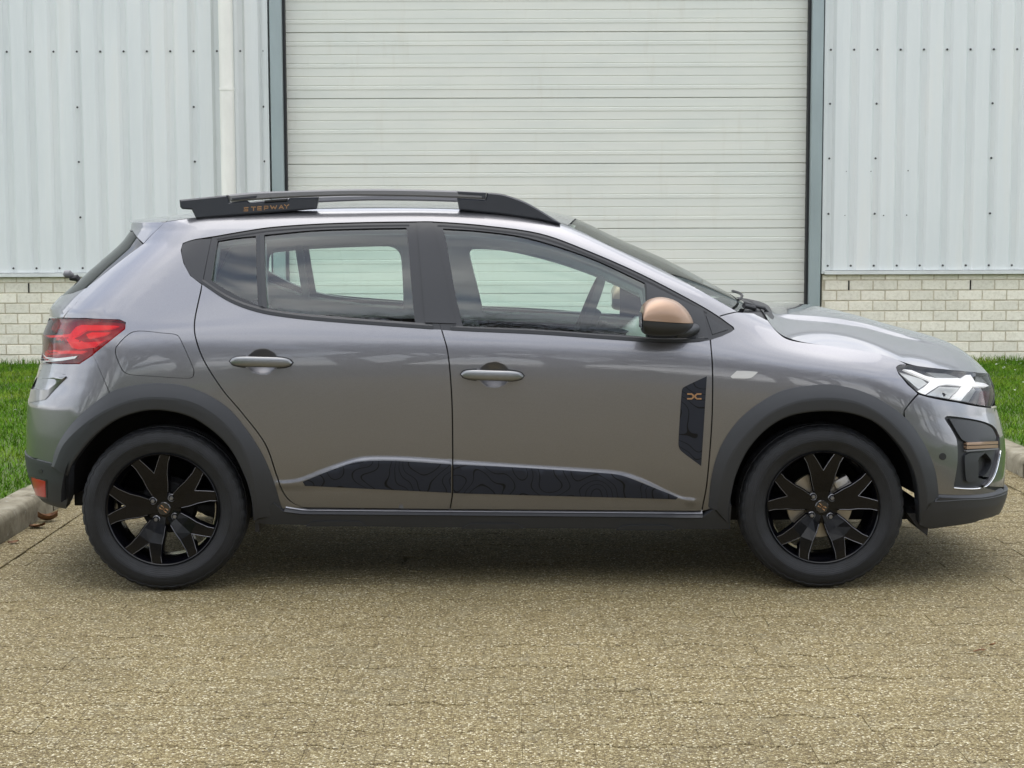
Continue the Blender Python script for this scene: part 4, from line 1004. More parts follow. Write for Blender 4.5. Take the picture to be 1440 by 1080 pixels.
# tailgate, rear window, spoiler
vt0 = tv([(72, 447)])[0][1]; vt1 = tv([(87, 416)])[0][1]
tg1 = np.concatenate([tv([(123.5, 404.5), (105, 429), (89, 446.5), (76, 446.5), (71, 445)]), to_center(vt0, vt1, False), tv([(88, 416.5), (104, 411.5)])])
panel('tailgate', MT['paint'], tg1, both=True, h=.018)
vt2 = rb_top[-1][1]+.03
tg2 = np.concatenate([[(tv([(61, 480)])[0][0]-.02, v) for v in np.linspace(vt2, vt0-.03, 5)], to_center(vt0-.03, vt2, False)])
panel('tailgate_lower', MT['paint'], tg2, both=True, h=.025, off=.001)
vw0 = tv([(176, 336)])[0][1]
rw = np.concatenate([tv([(201, 344), (162, 374), (123.5, 403.2), (104, 410), (88, 415)]), to_center(tv([(88, 415)])[0][1], tv([(185, 325)])[0][1], False, 9), tv([(186, 325)])])
panel('rear_window', MT['glass_dark'], rw, both=True, off=-.003, h=.03, flange=0)
panel('rear_window_backing', MT['plastic_dark'], rw, both=True, off=-.03, h=.05, flange=0)
vs0, vs1 = tv([(185.5, 323.5)])[0][1], tv([(186, 313)])[0][1]
spo = np.concatenate([tv([(233, 312.5), (202, 342), (186.5, 324)]), to_center(vs0, vs1, False), tv([(186, 313.5)])])
panel('roof_spoiler', MT['paint'], spo, both=True, h=.02)

# ---- roof, windscreen, hood as skins between the two sides
def edge3(px): q = tv(px); return P0(q[:, 0], q[:, 1])
def skin(name, material, E, f, ns, nr, parent=None, h2=None):
    """E: (n,3) near edge; f(s, r, e) -> xyz with r 1 at the edge, 0 on the centre line"""
    E = resample_n(E, ns); V = []; F = []
    rs = np.linspace(1, -1, 2*nr+1)
    for i in range(ns):
        s = i/(ns-1)
        for r in rs:
            x, y, z = f(s, abs(r), E[i]); V.append((x, y if r > 0 else -y, z) if r != 0 else (x, 0, z))
    m_ = 2*nr+1
    for i in range(ns-1):
        for j in range(m_-1): F.append((i*m_+j, i*m_+j+1, (i+1)*m_+j+1, (i+1)*m_+j))
    V = np.array(V); a, b, c, _ = F[len(F)//2]
    if np.cross(V[b]-V[a], V[c]-V[a])[2] < 0: F = [f_[::-1] for f_ in F]
    return mesh_obj(name, V, F, material, parent or CAR, True)
roof_edge = edge3(shift(roof_l[(roof_l[:, 0] < 801) & (roof_l[:, 0] > 233)], 0, -.6))
def froof(s, r, e):
    c = .034*(1-r**2.4); bow = .05*(1-r*r)*(1-s)**3-.02*(1-r*r)*s**4
    return e[0]+bow, e[1]*r, e[2]+c
skin('roof', MT['paint'], roof_edge, froof, 50, 14)
sp_edge = np.array([P0(*[np.array([q]) for q in tv([p])[0]])[0] for p in ((233, 312), (222, 312.3), (205, 312.8), (187, 313.2))])
def fspo(s, r, e): return e[0]-.02*(1-r*r)-.045*s*(1-r**4), e[1]*r, e[2]+.034*(1-r**2.4)*(1-.6*s)
skin('spoiler_top', MT['paint'], sp_edge, fspo, 10, 14)
ws_edge = edge3(shift(roof_l[(roof_l[:, 0] > 797)], .5, -.6)[::-1])
def fws(s, r, e):
    b = .05+.07*s; return e[0]+b*(1-r**2.2), e[1]*r*.992, e[2]-.004+(.034*(1-s)+.012*s)*(1-r**2.2)
skin('windscreen', MT['glass'], ws_edge, fws, 24, 14)
he = np.concatenate([shift(hoodl, .6, -1.2), [(1315, 516.3), (1352, 520.5), (1374, 522.6), (1389, 523.6)]]); hood_edge = edge3(he)
vh = tv([(1389, 523.6)])[0]; te = tend(vh[1]); tw = np.linspace(vh[0], te, 14)[1:]
hood_edge = np.concatenate([hood_edge, P0(tw, np.full(13, vh[1]))]); hood_edge[:, 1] = np.minimum(hood_edge[:, 1], -.004)
_o = np.argsort(hood_edge[:, 0], kind='stable'); hood_edge = hood_edge[_o]
_hc = np.array([on_plane(a, b_, .0)[[0, 2]] for a, b_ in ((1060, 424), (1095, 428), (1140, 432.5), (1184, 440.5), (1226, 449.5), (1279, 463), (1315, 475), (1345, 487.5), (1366, 499), (1380, 509.5))])
_hc = np.concatenate([_hc[_hc[:, 0] < hood_edge[-1, 0]-.03], hood_edge[-1:][:, [0, 2]]]); _hp = np.polyfit(_hc[:, 0], _hc[:, 1], 5)
_he = resample_n(hood_edge, 240); _k = np.exp(-.5*(np.arange(-24, 25)/8.)**2); _k /= _k.sum()
for _i in (1, 2):
    _p = np.concatenate([2*_he[0, _i]-_he[24:0:-1, _i], _he[:, _i], 2*_he[-1, _i]-_he[-2:-26:-1, _i]]); _he[:, _i] = np.convolve(_p, _k, 'valid')
hood_edge = _he
hood_x0 = hood_edge[0, 0]; hood_x1 = hood_edge[-1, 0]
def fhood(s, r, e):
    zc = max(float(np.polyval(_hp, e[0])), e[2]+.002); y = abs(e[1])*r
    z = e[2]+(zc-e[2])*(1-r**2.7)
    k = sstep((.50-.08*(e[0]-1.1)-y)/.03+.5)*sstep((e[0]-1.06)/.10)*(1-sstep((e[0]-1.5)/.45)); z += .013*k-.006
    return e[0], e[1]*r, z
skin('hood', MT['paint'], hood_edge, fhood, 90, 40)
# cowl tray with wiper spindles at the screen base
def fcowl(s, r, e): return e[0]+(.10)*(1-r*r)-(.0), e[1]*r, e[2]+.045*(1-r**2.3)
ce = edge3(np.array([(1040, 440.5), (1055, 441), (1070, 444), (1083, 450)])); ce[:, 2] -= .02
skin('cowl_tray', MT['plastic_dark'], ce, fcowl, 8, 12)
mb = MB()
p0 = on_plane(1046, 430, -.60); p1 = on_plane(1062, 437, -.55)
mb.tube([p0, p0+np.array([.05, .05, -.012]), p1], .010, 8)
mb.tube([on_plane(1046, 425.5, -.55), on_plane(1055, 429, -.55), on_plane(1074, 433, -.50), on_plane(1082, 441, -.45)], [.006, .009, .007, .004], 8)
mb.obj('wiper_arm', MT['plastic_dark'], CAR)
mb = MB(); wsp = [fws(.97-.05*k/10, .82-.95*k/10, resample_n(ws_edge, 24)[22]) for k in range(11)]
mb.tube([(a+.01, b, c+.02) for a, b, c in wsp], .006, 6); mb.obj('wiper_blade', MT['plastic_dark'], CAR)
# rear wiper knob
p0 = on_plane(98, 387.5, 0.0); rw_ = empty('rear_wiper', tuple(p0), CAR)
MB().tube([(-.028, 0, .002), (-.02, 0, .006), (0, 0, .006), (.016, 0, 0)], [.004, .017, .018, .008], 12).obj('cap', MT['rail_grey'], rw_)
MB().tube([(.0, 0, -.012), (.03, 0, -.010), (.05, 0, -.03)], [.010, .016, .010], 10).obj('arm', MT['plastic_dark'], rw_)

# ---- inner shell, doors cards, floor
shell = [(tend(.6, False)+.05, .4), (tend(3, False)+.05, 3), (tend(5.6, False)+.06, 5.6)]
sb = tv(shift(belt, 0, 6))
shell = np.concatenate([[(-2.42, .3), (-2.42, 5.6)], [(-1.5, 5.9)], sb, [(.95, 5.6), (1.4, 5.4), (2.0, 5.3), (2.45, 5.2), (2.45, .3)]])
def arch_hole(i_): 
    q = tv(i_); return np.concatenate([q, [(q[-1][0], -.6), (q[0][0], -.6)]])
two('inner_shell', MT['plastic_dark'], shell, [arch_hole(ar_o), arch_hole(af_o)], off=-.055, h=.05, flange=0, pressed=False)
# interior lining seen through the glass (its own openings)
far_q = sp([(380.5, 352), (385, 343), (404, 340), (417, 338.5, 1), (427.5, 405, 1), (379, 388, 1)])
far_r = sp([(427, 337.5, 1), (480, 335), (547, 333.5), (559, 338.5), (565, 350), (568, 387), (569.5, 424, 1), (510, 419), (471, 413.5), (437, 409, 1)])
far_f = sp([(661, 347), (666, 338), (716, 341), (785, 358), (847, 380.5), (900, 406, 1), (906, 440, 1), (800, 434.5), (680, 429.5, 1), (672, 395)])
lin_out = np.concatenate([[(-1.55, 5.4), (-1.42, 7.2), (-1.28, 8.8), (-.3, 9.6), (.2, 9.4), (.55, 9.3), (.95, 8.6), (.97, 5.4)]])
panel('lining', MT['trim_in'], resample(lin_out, .1), [tv(far_q, True), tv(far_r, True), tv(far_f, True)], off=-.06, h=.035, flange=.03, far=True, pressed=False)
panel('lining', MT['trim_in'], resample(lin_out, .1), [tv(shift(gl_q, 0, 0)), tv(gl_r), tv(gl_f)], off=-.05, h=.035, flange=.02, pressed=False)
mb = MB().box(-.95, 1.70, -.62, .62, .235, .29).box(-1.80, -.94, -.60, .60, .30, .36).box(-.93, .80, -.77, .77, .262, .30); mb.obj('underbody', MT['liner'], CAR, smooth=False)
# headliner
he2 = roof_edge.copy(); he2[:, 2] -= .035
skin('headliner', MT['headliner'], he2, froof, 20, 8)

# ---- interior
def cushion(name, x0, x1, y0, y1, z0, z1, b, material, parent, shear=0.0):
    mb = MB().bevbox(x0, x1, y0, y1, z0, z1, b); zc = z0
    mb.v = [(x+(z-zc)*shear, y, z) for x, y, z in mb.v]; return mb.obj(name, material, parent, angle=60)
for yc in (-.36, .36):
    st = empty('front_seat', (-.1, yc, .3), CAR)
    for nm, a in (('cushion', (-.10, .38, -.24, .24, .30, .48, .05, 0)), ('backrest', (-.10, .04, -.23, .23, .42, 1.00, .055, -.30)), ('headrest', (-.34, -.24, -.13, .13, 1.02, 1.20, .04, -.15))):
        o = cushion(nm, *a[:7], MT['seat'], st, a[7]); o.location = (.1-.02, 0, -.3)
rb_ = empty('rear_bench', (-.9, 0, .3), CAR)
for nm, a in (('cushion', (-.98, -.50, -.62, .62, .34, .50, .05, 0)), ('backrest', (-1.02, -.88, -.62, .62, .46, .96, .05, -.30))):
    o = cushion(nm, *a[:7], MT['seat'], rb_, a[7]); o.location = (.9, 0, -.3)
for yc in (-.4, .4):
    o = cushion('headrest', -1.22, -1.13, yc-.13, yc+.13, .97, 1.10, .035, MT['seat'], rb_, -.1); o.location = (.9, 0, -.3)
db = empty('dashboard', (.7, 0, .6), CAR)
mb = MB(); prof = [(.52, .62), (.50, .80), (.53, .94), (.60, 1.0), (.72, 1.01), (.98, .985), (.98, .80), (.78, .78), (.76, .62)]; n = len(prof)
mb.add([(x, yy, z) for yy in (-.74, .74) for x, z in prof], [(i, (i+1) % n, n+(i+1) % n, n+i) for i in range(n)]+[tuple(range(n)), tuple(range(2*n-1, n-1, -1))])
o = mb.obj('dash_top', MT['trim_in'], db, angle=50); o.location = (-.7, 0, -.6); fix_normals(o)
sw = empty('steering_wheel', (.345, .37, 1.02), CAR); sw.rotation_euler = (0, R(22), 0)
mb = MB(); N_ = 40; rg = []
for i in range(N_):
    a = 2*math.pi*i/N_; rg.append((0, .185*math.cos(a), .185*math.sin(a)))
vs = []; fs = []
for i in range(N_):
    a = 2*math.pi*i/N_
    for k in range(10):
        b = 2*math.pi*k/10; r_ = .185+.017*math.cos(b); vs.append((.020*math.sin(b), r_*math.cos(a), r_*math.sin(a)))
for i in range(N_):
    for k in range(10): fs.append((i*10+k, i*10+(k+1) % 10, ((i+1) % N_)*10+(k+1) % 10, ((i+1) % N_)*10+k))
mb.add(vs, fs).obj('rim', MT['seat'], sw)
MB().bevbox(.0, .06, -.07, .07, -.06, .05, .02).bevbox(.0, .02, -.18, .18, -.02, .02, .008).bevbox(.05, .3, -.03, .03, -.05, .01, .01).obj('hub', MT['seat'], sw)

# ---- decals and badges
two('side_decal', MT['decal'], tv(sp([(426, 676.5, 1), (460, 662.5), (497, 650), (520, 647.3), (558, 647.4), (634.8, 652, 1), (634.8, 692.5, 1), (530, 687.5), (429, 682.5, 1)])), off=.0028, h=.015, flange=0, extra=crease_pts(-.9, -.24))
two('side_decal', MT['decal'], tv(sp([(637.6, 652.2, 1), (740, 657.2), (843, 664), (873, 667.5), (900, 677), (953.5, 698.5, 1), (950, 701.3, 1), (740, 695.8), (637.6, 693, 1)])), off=.0028, h=.015, flange=0, extra=crease_pts(-.23, .7))
fdc = [(994, 529, 1), (961.5, 544.5), (958.7, 550), (954, 624), (957.8, 634), (986, 655.4, 1)]
two('door_decal', MT['decal'], tv(sp(fdc)), off=.0012, h=.02, flange=0)
def strokes(paths, wd, to3):
    V = []; F = []
    for path in paths:
        P_ = np.asarray(path, float); n = len(P_)
        for i in range(n-1):
            d = P_[i+1]-P_[i]; d /= np.linalg.norm(d); nn_ = np.array([-d[1], d[0]])*wd/2; e = d*wd*.35
            b = len(V); V += [to3(q) for q in (P_[i]-nn_-e, P_[i+1]-nn_+e, P_[i+1]+nn_+e, P_[i]+nn_-e)]; F.append((b, b+1, b+2, b+3))
    return V, F
LOGO = [[(-1, .36), (-.42, .36), (-.16, .16), (-.16, -.16), (-.42, -.36), (-1, -.36)], [(1, .36), (.42, .36), (.16, .16), (.16, -.16), (.42, -.36), (1, -.36)], [(-.16, 0), (.16, 0)]]
def on_body(cx, cy, sx, off):
    def f(q):
        a = tv([(cx+q[0]*sx, cy-q[1]*sx)])[0]; return SURF(np.array([a[0]]), np.array([a[1]]), off)[0]
    return f
V, F = strokes(LOGO, .22, on_body(976.3, 557.3, 9.3, .0028)); o = mesh_obj('badge', V, F, MT['copper_mark'], CAR, False); mirror(o)

# ---- door handles
def handle(x0, x1, yc0, yc1):
    n, k = 26, 14; V = []; F = []
    for i in range(n):
        s = i/(n-1); e = max(1-abs(2*s-1)**5, 0.0)**.5; px = x0+(x1-x0)*s; py = yc0+(yc1-yc0)*s
        a = tv([(px, py)])[0]; p = P0(np.array([a[0]]), np.array([a[1]]))[0]; nn_ = N0(np.array([a[0]]), np.array([a[1]]))[0]
        lift = .026-.018*abs(2*s-1)**3
        for j in range(k):
            b = 2*math.pi*j/k; cz, cn = math.cos(b), math.sin(b)
            V.append(p+nn_*(lift+.013*e*math.copysign(abs(cn)**.7, cn))+np.array([0, 0, 1])*(.0205*e*math.copysign(abs(cz)**.75, cz)))
    for i in range(n-1):
        for j in range(k): F.append((i*k+j, i*k+(j+1) % k, (i+1)*k+(j+1) % k, (i+1)*k+j))
    F += [tuple(range(k)), tuple((n-1)*k+j for j in range(k))]
    o = fix_normals(mesh_obj('door_handle', V, F, MT['handle'], CAR, True)); mirror(o); return o
def gasket(x0, x1, y0, y1):
    s = np.linspace(0, 1, 24); q = [(x0-1.8+(x1-x0+3.6)*a, y0+(y1-y0)*a-8.6*(1-abs(2*a-1)**4)**.5) for a in s]+[(x0-1.8+(x1-x0+3.6)*a, y0+(y1-y0)*a+9.2*(1-abs(2*a-1)**4)**.5) for a in s[::-1][1:-1]]
    q = np.array(q); ctr = (x0+x1)/2
    two('handle_gasket', MT['plastic_dark'], tv(q[(q[:, 0] < ctr-19.5)]), off=.0012, h=.02, flange=0, pressed=False)
    two('handle_gasket', MT['plastic_dark'], tv(q[(q[:, 0] > ctr+19.5)]), off=.0012, h=.02, flange=0, pressed=False)
gasket(323.5, 411.5, 508, 510); gasket(648, 736.5, 526, 528.5)
handle(323.5, 411.5, 508, 510); handle(648, 736.5, 526, 528.5)

# ---- mirrors
MC = -.965
tops = [(902, 438), (904, 430), (909, 424.5), (917, 420.3), (926, 418.3), (936, 419), (948, 422.5), (958, 428.5), (967, 437.5), (973.5, 448), (976, 455)]
bots = [(902, 462), (904, 466.5), (909, 469.5), (917, 471.3), (926, 472.2), (936, 472.6), (948, 471.5), (958, 468.5), (967, 463.5), (973.5, 458.5), (976, 456)]
tt_ = resample_n(sp(tops, False), 30); bb_ = resample_n(sp(bots, False), 30)
def mirror_half(upper):
    V = []; F = []; n, k = 30, 16
    for i in range(n):
        s = i/(n-1); px = tt_[i][0]; split = 449+(px-902)*.08
        top = on_plane(px, min(tt_[i][1], split-.5), MC)[2]; bot = on_plane(bb_[i][0], max(bb_[i][1], split+.5), MC)[2]; x = on_plane(px, 446, MC)[0]; zs_ = on_plane(px, split, MC)[2]
        hy = .098*(1-max(0, (s-.25)/.75)**2.2)**.6+.006; yc = MC+.03*s
        for j in range(k+1):
            a = math.pi*j/k; cy_, sz = math.cos(a), math.sin(a)
            yy = yc+hy*math.copysign(abs(cy_)**.8, cy_); hgt = (top-zs_) if upper else (bot-zs_)
            V.append((x, yy, zs_+hgt*abs(sz)**.85+(.0012 if upper else -.0012)))
    for i in range(n-1):
        for j in range(k): F.append((i*(k+1)+j, i*(k+1)+j+1, (i+1)*(k+1)+j+1, (i+1)*(k+1)+j))
    F.append(tuple(range(k+1))); F.append(tuple((n-1)*(k+1)+j for j in range(k+1)))
    if not upper: F = [f[::-1] for f in F]
    return V, F
for far in (False, True):
    me_ = empty('wing_mirror', (0, 0, 0), CAR)
    for nm, up, mt_ in (('mirror_cap', True, 'copper'), ('mirror_housing', False, 'plastic')):
        V, F = mirror_half(up)
        if far: V = [(x, -y, z) for x, y, z in V]
        o = fix_normals(mesh_obj(nm, V, F, MT[mt_], me_, True, angle=50))
    q0, q1, q2 = on_plane(950, 468, MC+.05), on_plane(966, 466, -.90), on_plane(978, 462, -.845)
    pts = [q0, q1, q2]
    if far: pts = [p*[1, -1, 1] for p in pts]
    MB().tube(pts, [.022, .022, .020], 12).obj('mirror_arm', MT['plastic'], me_)
    gx = on_plane(901.5, 446, MC)[0]; gz = on_plane(902, 450, MC)[2]; yc = (MC if not far else -MC)
    mb = MB(); mb.add([(gx-.002, yc-.08, gz-.03), (gx-.002, yc+.08, gz-.03), (gx-.002, yc+.075, gz+.03), (gx-.002, yc-.075, gz+.03)], [(0, 1, 2, 3)]); mb.obj('mirror_glass', MT['chrome'], me_, smooth=False)

# ---- roof rails
def rail_prism(name, material, px, y0, y1, bev, parent, yref):
    pts = np.array([on_plane(a, b, yref)[[0, 2]] for a, b in px])
    ar = sum(pts[i][0]*pts[(i+1) % len(pts)][1]-pts[(i+1) % len(pts)][0]*pts[i][1] for i in range(len(pts)))
    if ar < 0: pts = pts[::-1]
    n = len(pts)
    ins = []
    for i in range(n):
        d0 = pts[i]-pts[i-1]; d1 = pts[(i+1) % n]-pts[i]; d0 /= np.linalg.norm(d0)+1e-9; d1 /= np.linalg.norm(d1)+1e-9
        n0 = np.array([-d0[1], d0[0]]); n1 = np.array([-d1[1], d1[0]]); b = n0+n1; b /= max(np.linalg.norm(b), .4); ins.append(pts[i]+b*bev/max(b@n1, .5))
    bm = bmesh.new()
    rows = [[bm.verts.new((p[0], y, p[1])) for p in ring] for ring, y in ((ins, y0), (pts, y0+bev), (pts, y1-bev), (ins, y1))]
    for a, b in zip(rows[:-1], rows[1:]):
        for i in range(n): bm.faces.new((a[i], a[(i+1) % n], b[(i+1) % n], b[i]))
    bm.faces.new(rows[0][::-1]); bm.faces.new(rows[-1])
    bmesh.ops.recalc_face_normals(bm, faces=bm.faces); bmesh.ops.triangulate(bm, faces=[f for f in bm.faces if len(f.verts) > 4])
    me = bpy.data.meshes.new(name); bm.to_mesh(me); bm.free(); me.materials.append(material); me.polygons.foreach_set('use_smooth', [True]*len(me.polygons)); me.set_sharp_from_angle(angle=R(28))
    o = bpy.data.objects.new(name, me); link(o); o.parent = parent; return o
RY = -.605
rear_foot = np.concatenate([[(252, 281), (319, 274.3), (322.5, 284.5), (346, 282), (352, 285.5), (405, 281.5), (407, 278.5), (448, 277.2), (444.5, 294)], [(400, 297.5), (343, 302), (300, 305.5), (275.5, 307.5), (269.5, 295), (256, 294), (253, 291)]])
bar = np.concatenate([sp([(319.8, 274), (340, 272), (362, 270.2), (420, 268), (500, 266), (580, 266.6), (647, 268.5), (684.5, 270.4)], False), sp([(682.5, 280.2), (640, 278.2), (580, 276.3), (500, 275.3), (448, 276.4), (400, 278.5), (324, 283.6)], False)])
front_foot = np.concatenate([[(642.5, 278.6), (682.5, 281), (685, 270.6)], sp([(690, 270.9), (705, 272.5), (721, 277), (740, 284.5), (763, 297.5), (789, 314)], False), [(786, 315.5), (760, 309), (700, 300.5), (645.5, 295)]])
for far in (False, True):
    rr = empty('roof_rail', (0, 0, 0), CAR)
    for nm, mt_, px, wd in (('rear_foot', 'rail_dark', rear_foot, .020), ('crossbar', 'rail_grey', bar, .023), ('front_foot', 'rail_dark', front_foot, .020)):
        o = rail_prism(nm, MT[mt_], px, RY-wd, RY+wd, .006, rr, RY-wd)
        if far: 
            for v in o.data.vertices: v.co.y *= -1
            fix_normals(o)
    if not far:
        for nm, mt_, px in (('clip', 'rail_dark', [(326, 278.5), (326.5, 281.5), (360, 278.6), (362, 274.6)]), ('slot', 'plastic_dark', [(372, 281.5), (405, 279), (404, 282.5), (372, 284.5)]), ('clip', 'rail_dark', [(643, 269), (683.5, 271), (682, 279.3), (677.5, 279), (677.5, 275.3), (645, 273.2)])):
            rail_prism(nm, MT[mt_], px, RY-.0245, RY-.018, .0015, rr, RY-.023)
        # lettering
        LET = {'S': [[(1, .95), (.1, .95), (.1, .5), (.9, .5), (.9, .05), (0, .05)]], 'T': [[(0, .95), (1, .95)], [(.5, .95), (.5, 0)]], 'E': [[(1, .95), (.05, .95), (.05, .05), (1, .05)], [(.05, .5), (.95, .5)]],
               'P': [[(.05, 0), (.05, .95), (.95, .95), (.95, .4), (.05, .4)]], 'W': [[(0, 1), (.25, .05), (.5, .8), (.75, .05), (1, 1)]], 'A': [[(0, 0), (.5, .95), (1, 0)], [(.25, .3), (.75, .3)]], 'Y': [[(0, 1), (.5, .5), (1, 1)], [(.5, .5), (.5, 0)]]}
        xs_ = [343, 353.5, 362, 371.5, 380.5, 392.5, 400]; ws_ = [6, 6, 5.5, 5.5, 8.5, 6, 6]
        for ch, x_, w_ in zip('STEPWAY', xs_, ws_):
            f = lambda q, x_=x_, w_=w_: on_plane(x_+q[0]*w_, 296.8-(x_-343)*.068-q[1]*5.2, RY-.0208)
            V, F = strokes([[(a*w_/5.2, b) for a, b in s] for s in LET[ch]], .24, lambda q, f=f, w_=w_: f((q[0]*5.2/w_, q[1])))
            mesh_obj('letter', V, F, MT['copper_mark'], rr, False)

# ---- wheels
def inset_poly(pts, d):
    pts = np.asarray(pts, float); n = len(pts)
    ar = sum(pts[i][0]*pts[(i+1) % n][1]-pts[(i+1) % n][0]*pts[i][1] for i in range(n))
    if ar < 0: pts = pts[::-1]
    out = []
    for i in range(n):
        d0 = pts[i]-pts[i-1]; d1 = pts[(i+1) % n]-pts[i]; d0 /= np.linalg.norm(d0); d1 /= np.linalg.norm(d1)
        n0, n1 = np.array([-d0[1], d0[0]]), np.array([-d1[1], d1[0]]); b = n0+n1; b /= np.linalg.norm(b); out.append(pts[i]+b*d/max(b@n1, .45))
    return pts, np.array(out)
def tyre():
    half = [(.2165, -.074), (.222, -.086), (.232, -.092), (.245, -.0945), (.252, -.0985), (.266, -.1022), (.2664, -.1040), (.2725, -.1044), (.273, -.1026), (.285, -.1015), (.300, -.0965), (.3085, -.0915), (.3105, -.0925), (.316, -.088), (.3225, -.078), (.3255, -.064),
            (.3262, -.058), (.3185, -.056), (.3185, -.050), (.3268, -.048), (.3275, -.020), (.3195, -.018), (.3195, -.012), (.3278, -.010), (.328, 0)]
    prof = half+[(r, -h) for r, h in half[::-1][1:]]; L_ = len(prof)
    def rf(i, j, r):
        k = min(i, L_-1-i)
        if 11 <= k <= 16: return r-(.0042 if (j % 4 == 0) else 0)
        return r
    return MB().lathe(prof, 180, 'y', rfun=rf)
def rim_barrel():
    return MB().lathe([(.2165, -.078), (.2225, -.090), (.2235, -.0935), (.2215, -.0955), (.2185, -.0935), (.2150, -.086), (.206, -.070), (.199, -.045), (.196, .05), (.21, .08), (.2165, .085)], 96)
def spoke_geom(mb, ang):
    def yf(r): return float(np.interp(r, [.03, .07, .12, .19, .22], [-.066, -.071, -.084, -.0905, -.0925]))
    ca, sa = math.cos(ang), math.sin(ang); R_ = .2185
    def pt(a, b, dy): return (a*ca-b*sa, yf(math.hypot(a, b))+dy, a*sa+b*ca)
    outer = [(.026, .026), (.060, .036), (.098, .048), (.132, .0545), (.178, .070), (R_*math.cos(.402), R_*math.sin(.402))]
    inner = [(.026, 0), (.060, 0), (.098, 0), (.150, 0), (.184, .0175), (R_*math.cos(.172), R_*math.sin(.172))]
    bev = .0075
    o_in = [(a, b-bev) for a, b in outer]; i_in = [(a+(.006 if k == 3 else 0)*-1, b+(bev*.8 if k > 3 else 0)) for k, (a, b) in enumerate(inner)]
    for sg in (-1, 1):
        vs = []; fs = []; n = 6
        for ring, dy in ((outer, .042), (outer, .010), (o_in, .0), (i_in, .0), (inner, .008), (inner, .040)): vs += [pt(a, sg*b, dy) for a, b in ring]
        for j in range(5):
            for k in range(n-1):
                if j >= 3 and k < 3: continue
                f = (j*n+k, j*n+k+1, (j+1)*n+k+1, (j+1)*n+k); fs.append(f if sg < 0 else f[::-1])
        mb.add(vs, fs)
def wheel(cx, spin, far, drum=False):
    ws = -1 if not far else 1
    wh = empty('wheel', (cx, .782*ws, .328), CAR)
    if far: wh.rotation_euler = (0, 0, math.pi)
    tyre().obj('tyre', MT['rubber'], wh, angle=40)
    fix_normals(rim_barrel().obj('rim', MT['rim_black'], wh))
    for k in range(5):
        mb = MB(); spoke_geom(mb, R(90+72*k)+spin); o = mb.obj('spoke', MT['rim_black'], wh, smooth=False)
        a_ = R(90+72*k)+spin; me = MB()
        def yy(r): return float(np.interp(r, [.03, .07, .12, .19, .22], [-.066, -.071, -.084, -.0905, -.0925]))
        for sg in (-1, 1):
            for line in ([(.062, .0318), (.098, .0425), (.132, .049), (.178, .0645), (.2000, .0775)], [(.147, .0), (.184, .0225), (.2130, .0420)]):
                me.tube([(x*math.cos(a_)-sg*y*math.sin(a_), yy(math.hypot(x, y))-.0002, x*math.sin(a_)+sg*y*math.cos(a_)) for x, y in line], .0011, 5)
        me.obj('spoke_glint', MT['rim_glint'], wh)  # pale tubes imitate the glint along the spoke bevels
    fix_normals(MB().lathe([(0, -.067), (.028, -.067), (.058, -.0665), (.066, -.062), (.068, -.03)], 48).obj('hub', MT['rim_black'], wh))
    fix_normals(MB().lathe([(0, -.0725), (.024, -.0725), (.0265, -.070), (.0265, -.064)], 40).obj('hub_cap', MT['gloss_black'], wh))
    for k in range(4):
        a = R(41+90*k)+spin; c_ = (.053*math.cos(a), 0, .053*math.sin(a))
        mb = MB(); mb.lathe([(.0, -.077), (.007, -.077), (.0085, -.075), (.0085, -.062)], 6, center=c_); mb.lathe([(.0115, -.0685), (.0135, -.0695), (.0155, -.0675)], 20, center=c_); fix_normals(mb.obj('lug_nut', MT['lug'], wh, angle=30))
    la = spin*1.0+R(-33)+ (0 if spin == 0 else R(-15))
    V, F = strokes(LOGO, .24, lambda q: (.0155*(q[0]*math.cos(la)-q[1]*math.sin(la)), -.0733, .0155*(q[0]*math.sin(la)+q[1]*math.cos(la)))); mesh_obj('cap_mark', V, F, MT['copper_mark'], wh, False)
    if drum: fix_normals(MB().lathe([(.0, -.015), (.095, -.015), (.104, -.008), (.106, .03), (.114, .034), (.114, .05)], 64).obj('brake_drum', MT['liner'], wh, angle=30))
    else: fix_normals(MB().lathe([(.055, -.020), (.130, -.020), (.130, .004), (.055, .004)], 64).obj('brake_disc', MT['disc'], wh, angle=30))
    fix_normals(MB().lathe([(0, -.05), (.06, -.05), (.066, -.02), (.066, .03), (.11, .06)], 40).obj('hub_carrier', MT['liner'], wh))
    if drum: return wh
    mb = MB().bevbox(.085, .150, -.038, .02, -.05, .06, .012); o = mb.obj('brake_caliper', MT['steel'], wh); o.rotation_euler = (0, R(-28) if not far else R(-28), 0)
    return wh
SPR = R(12.5)
for far in (False, True):
    wheel(WX['rear'], SPR, far, True); wheel(WX['front'], 0.0, far)
fix_normals(MB().tube([(WX['rear'], -.70, .31), (WX['rear'], .70, .31)], .035, 12).obj('rear_axle', MT['liner'], CAR))
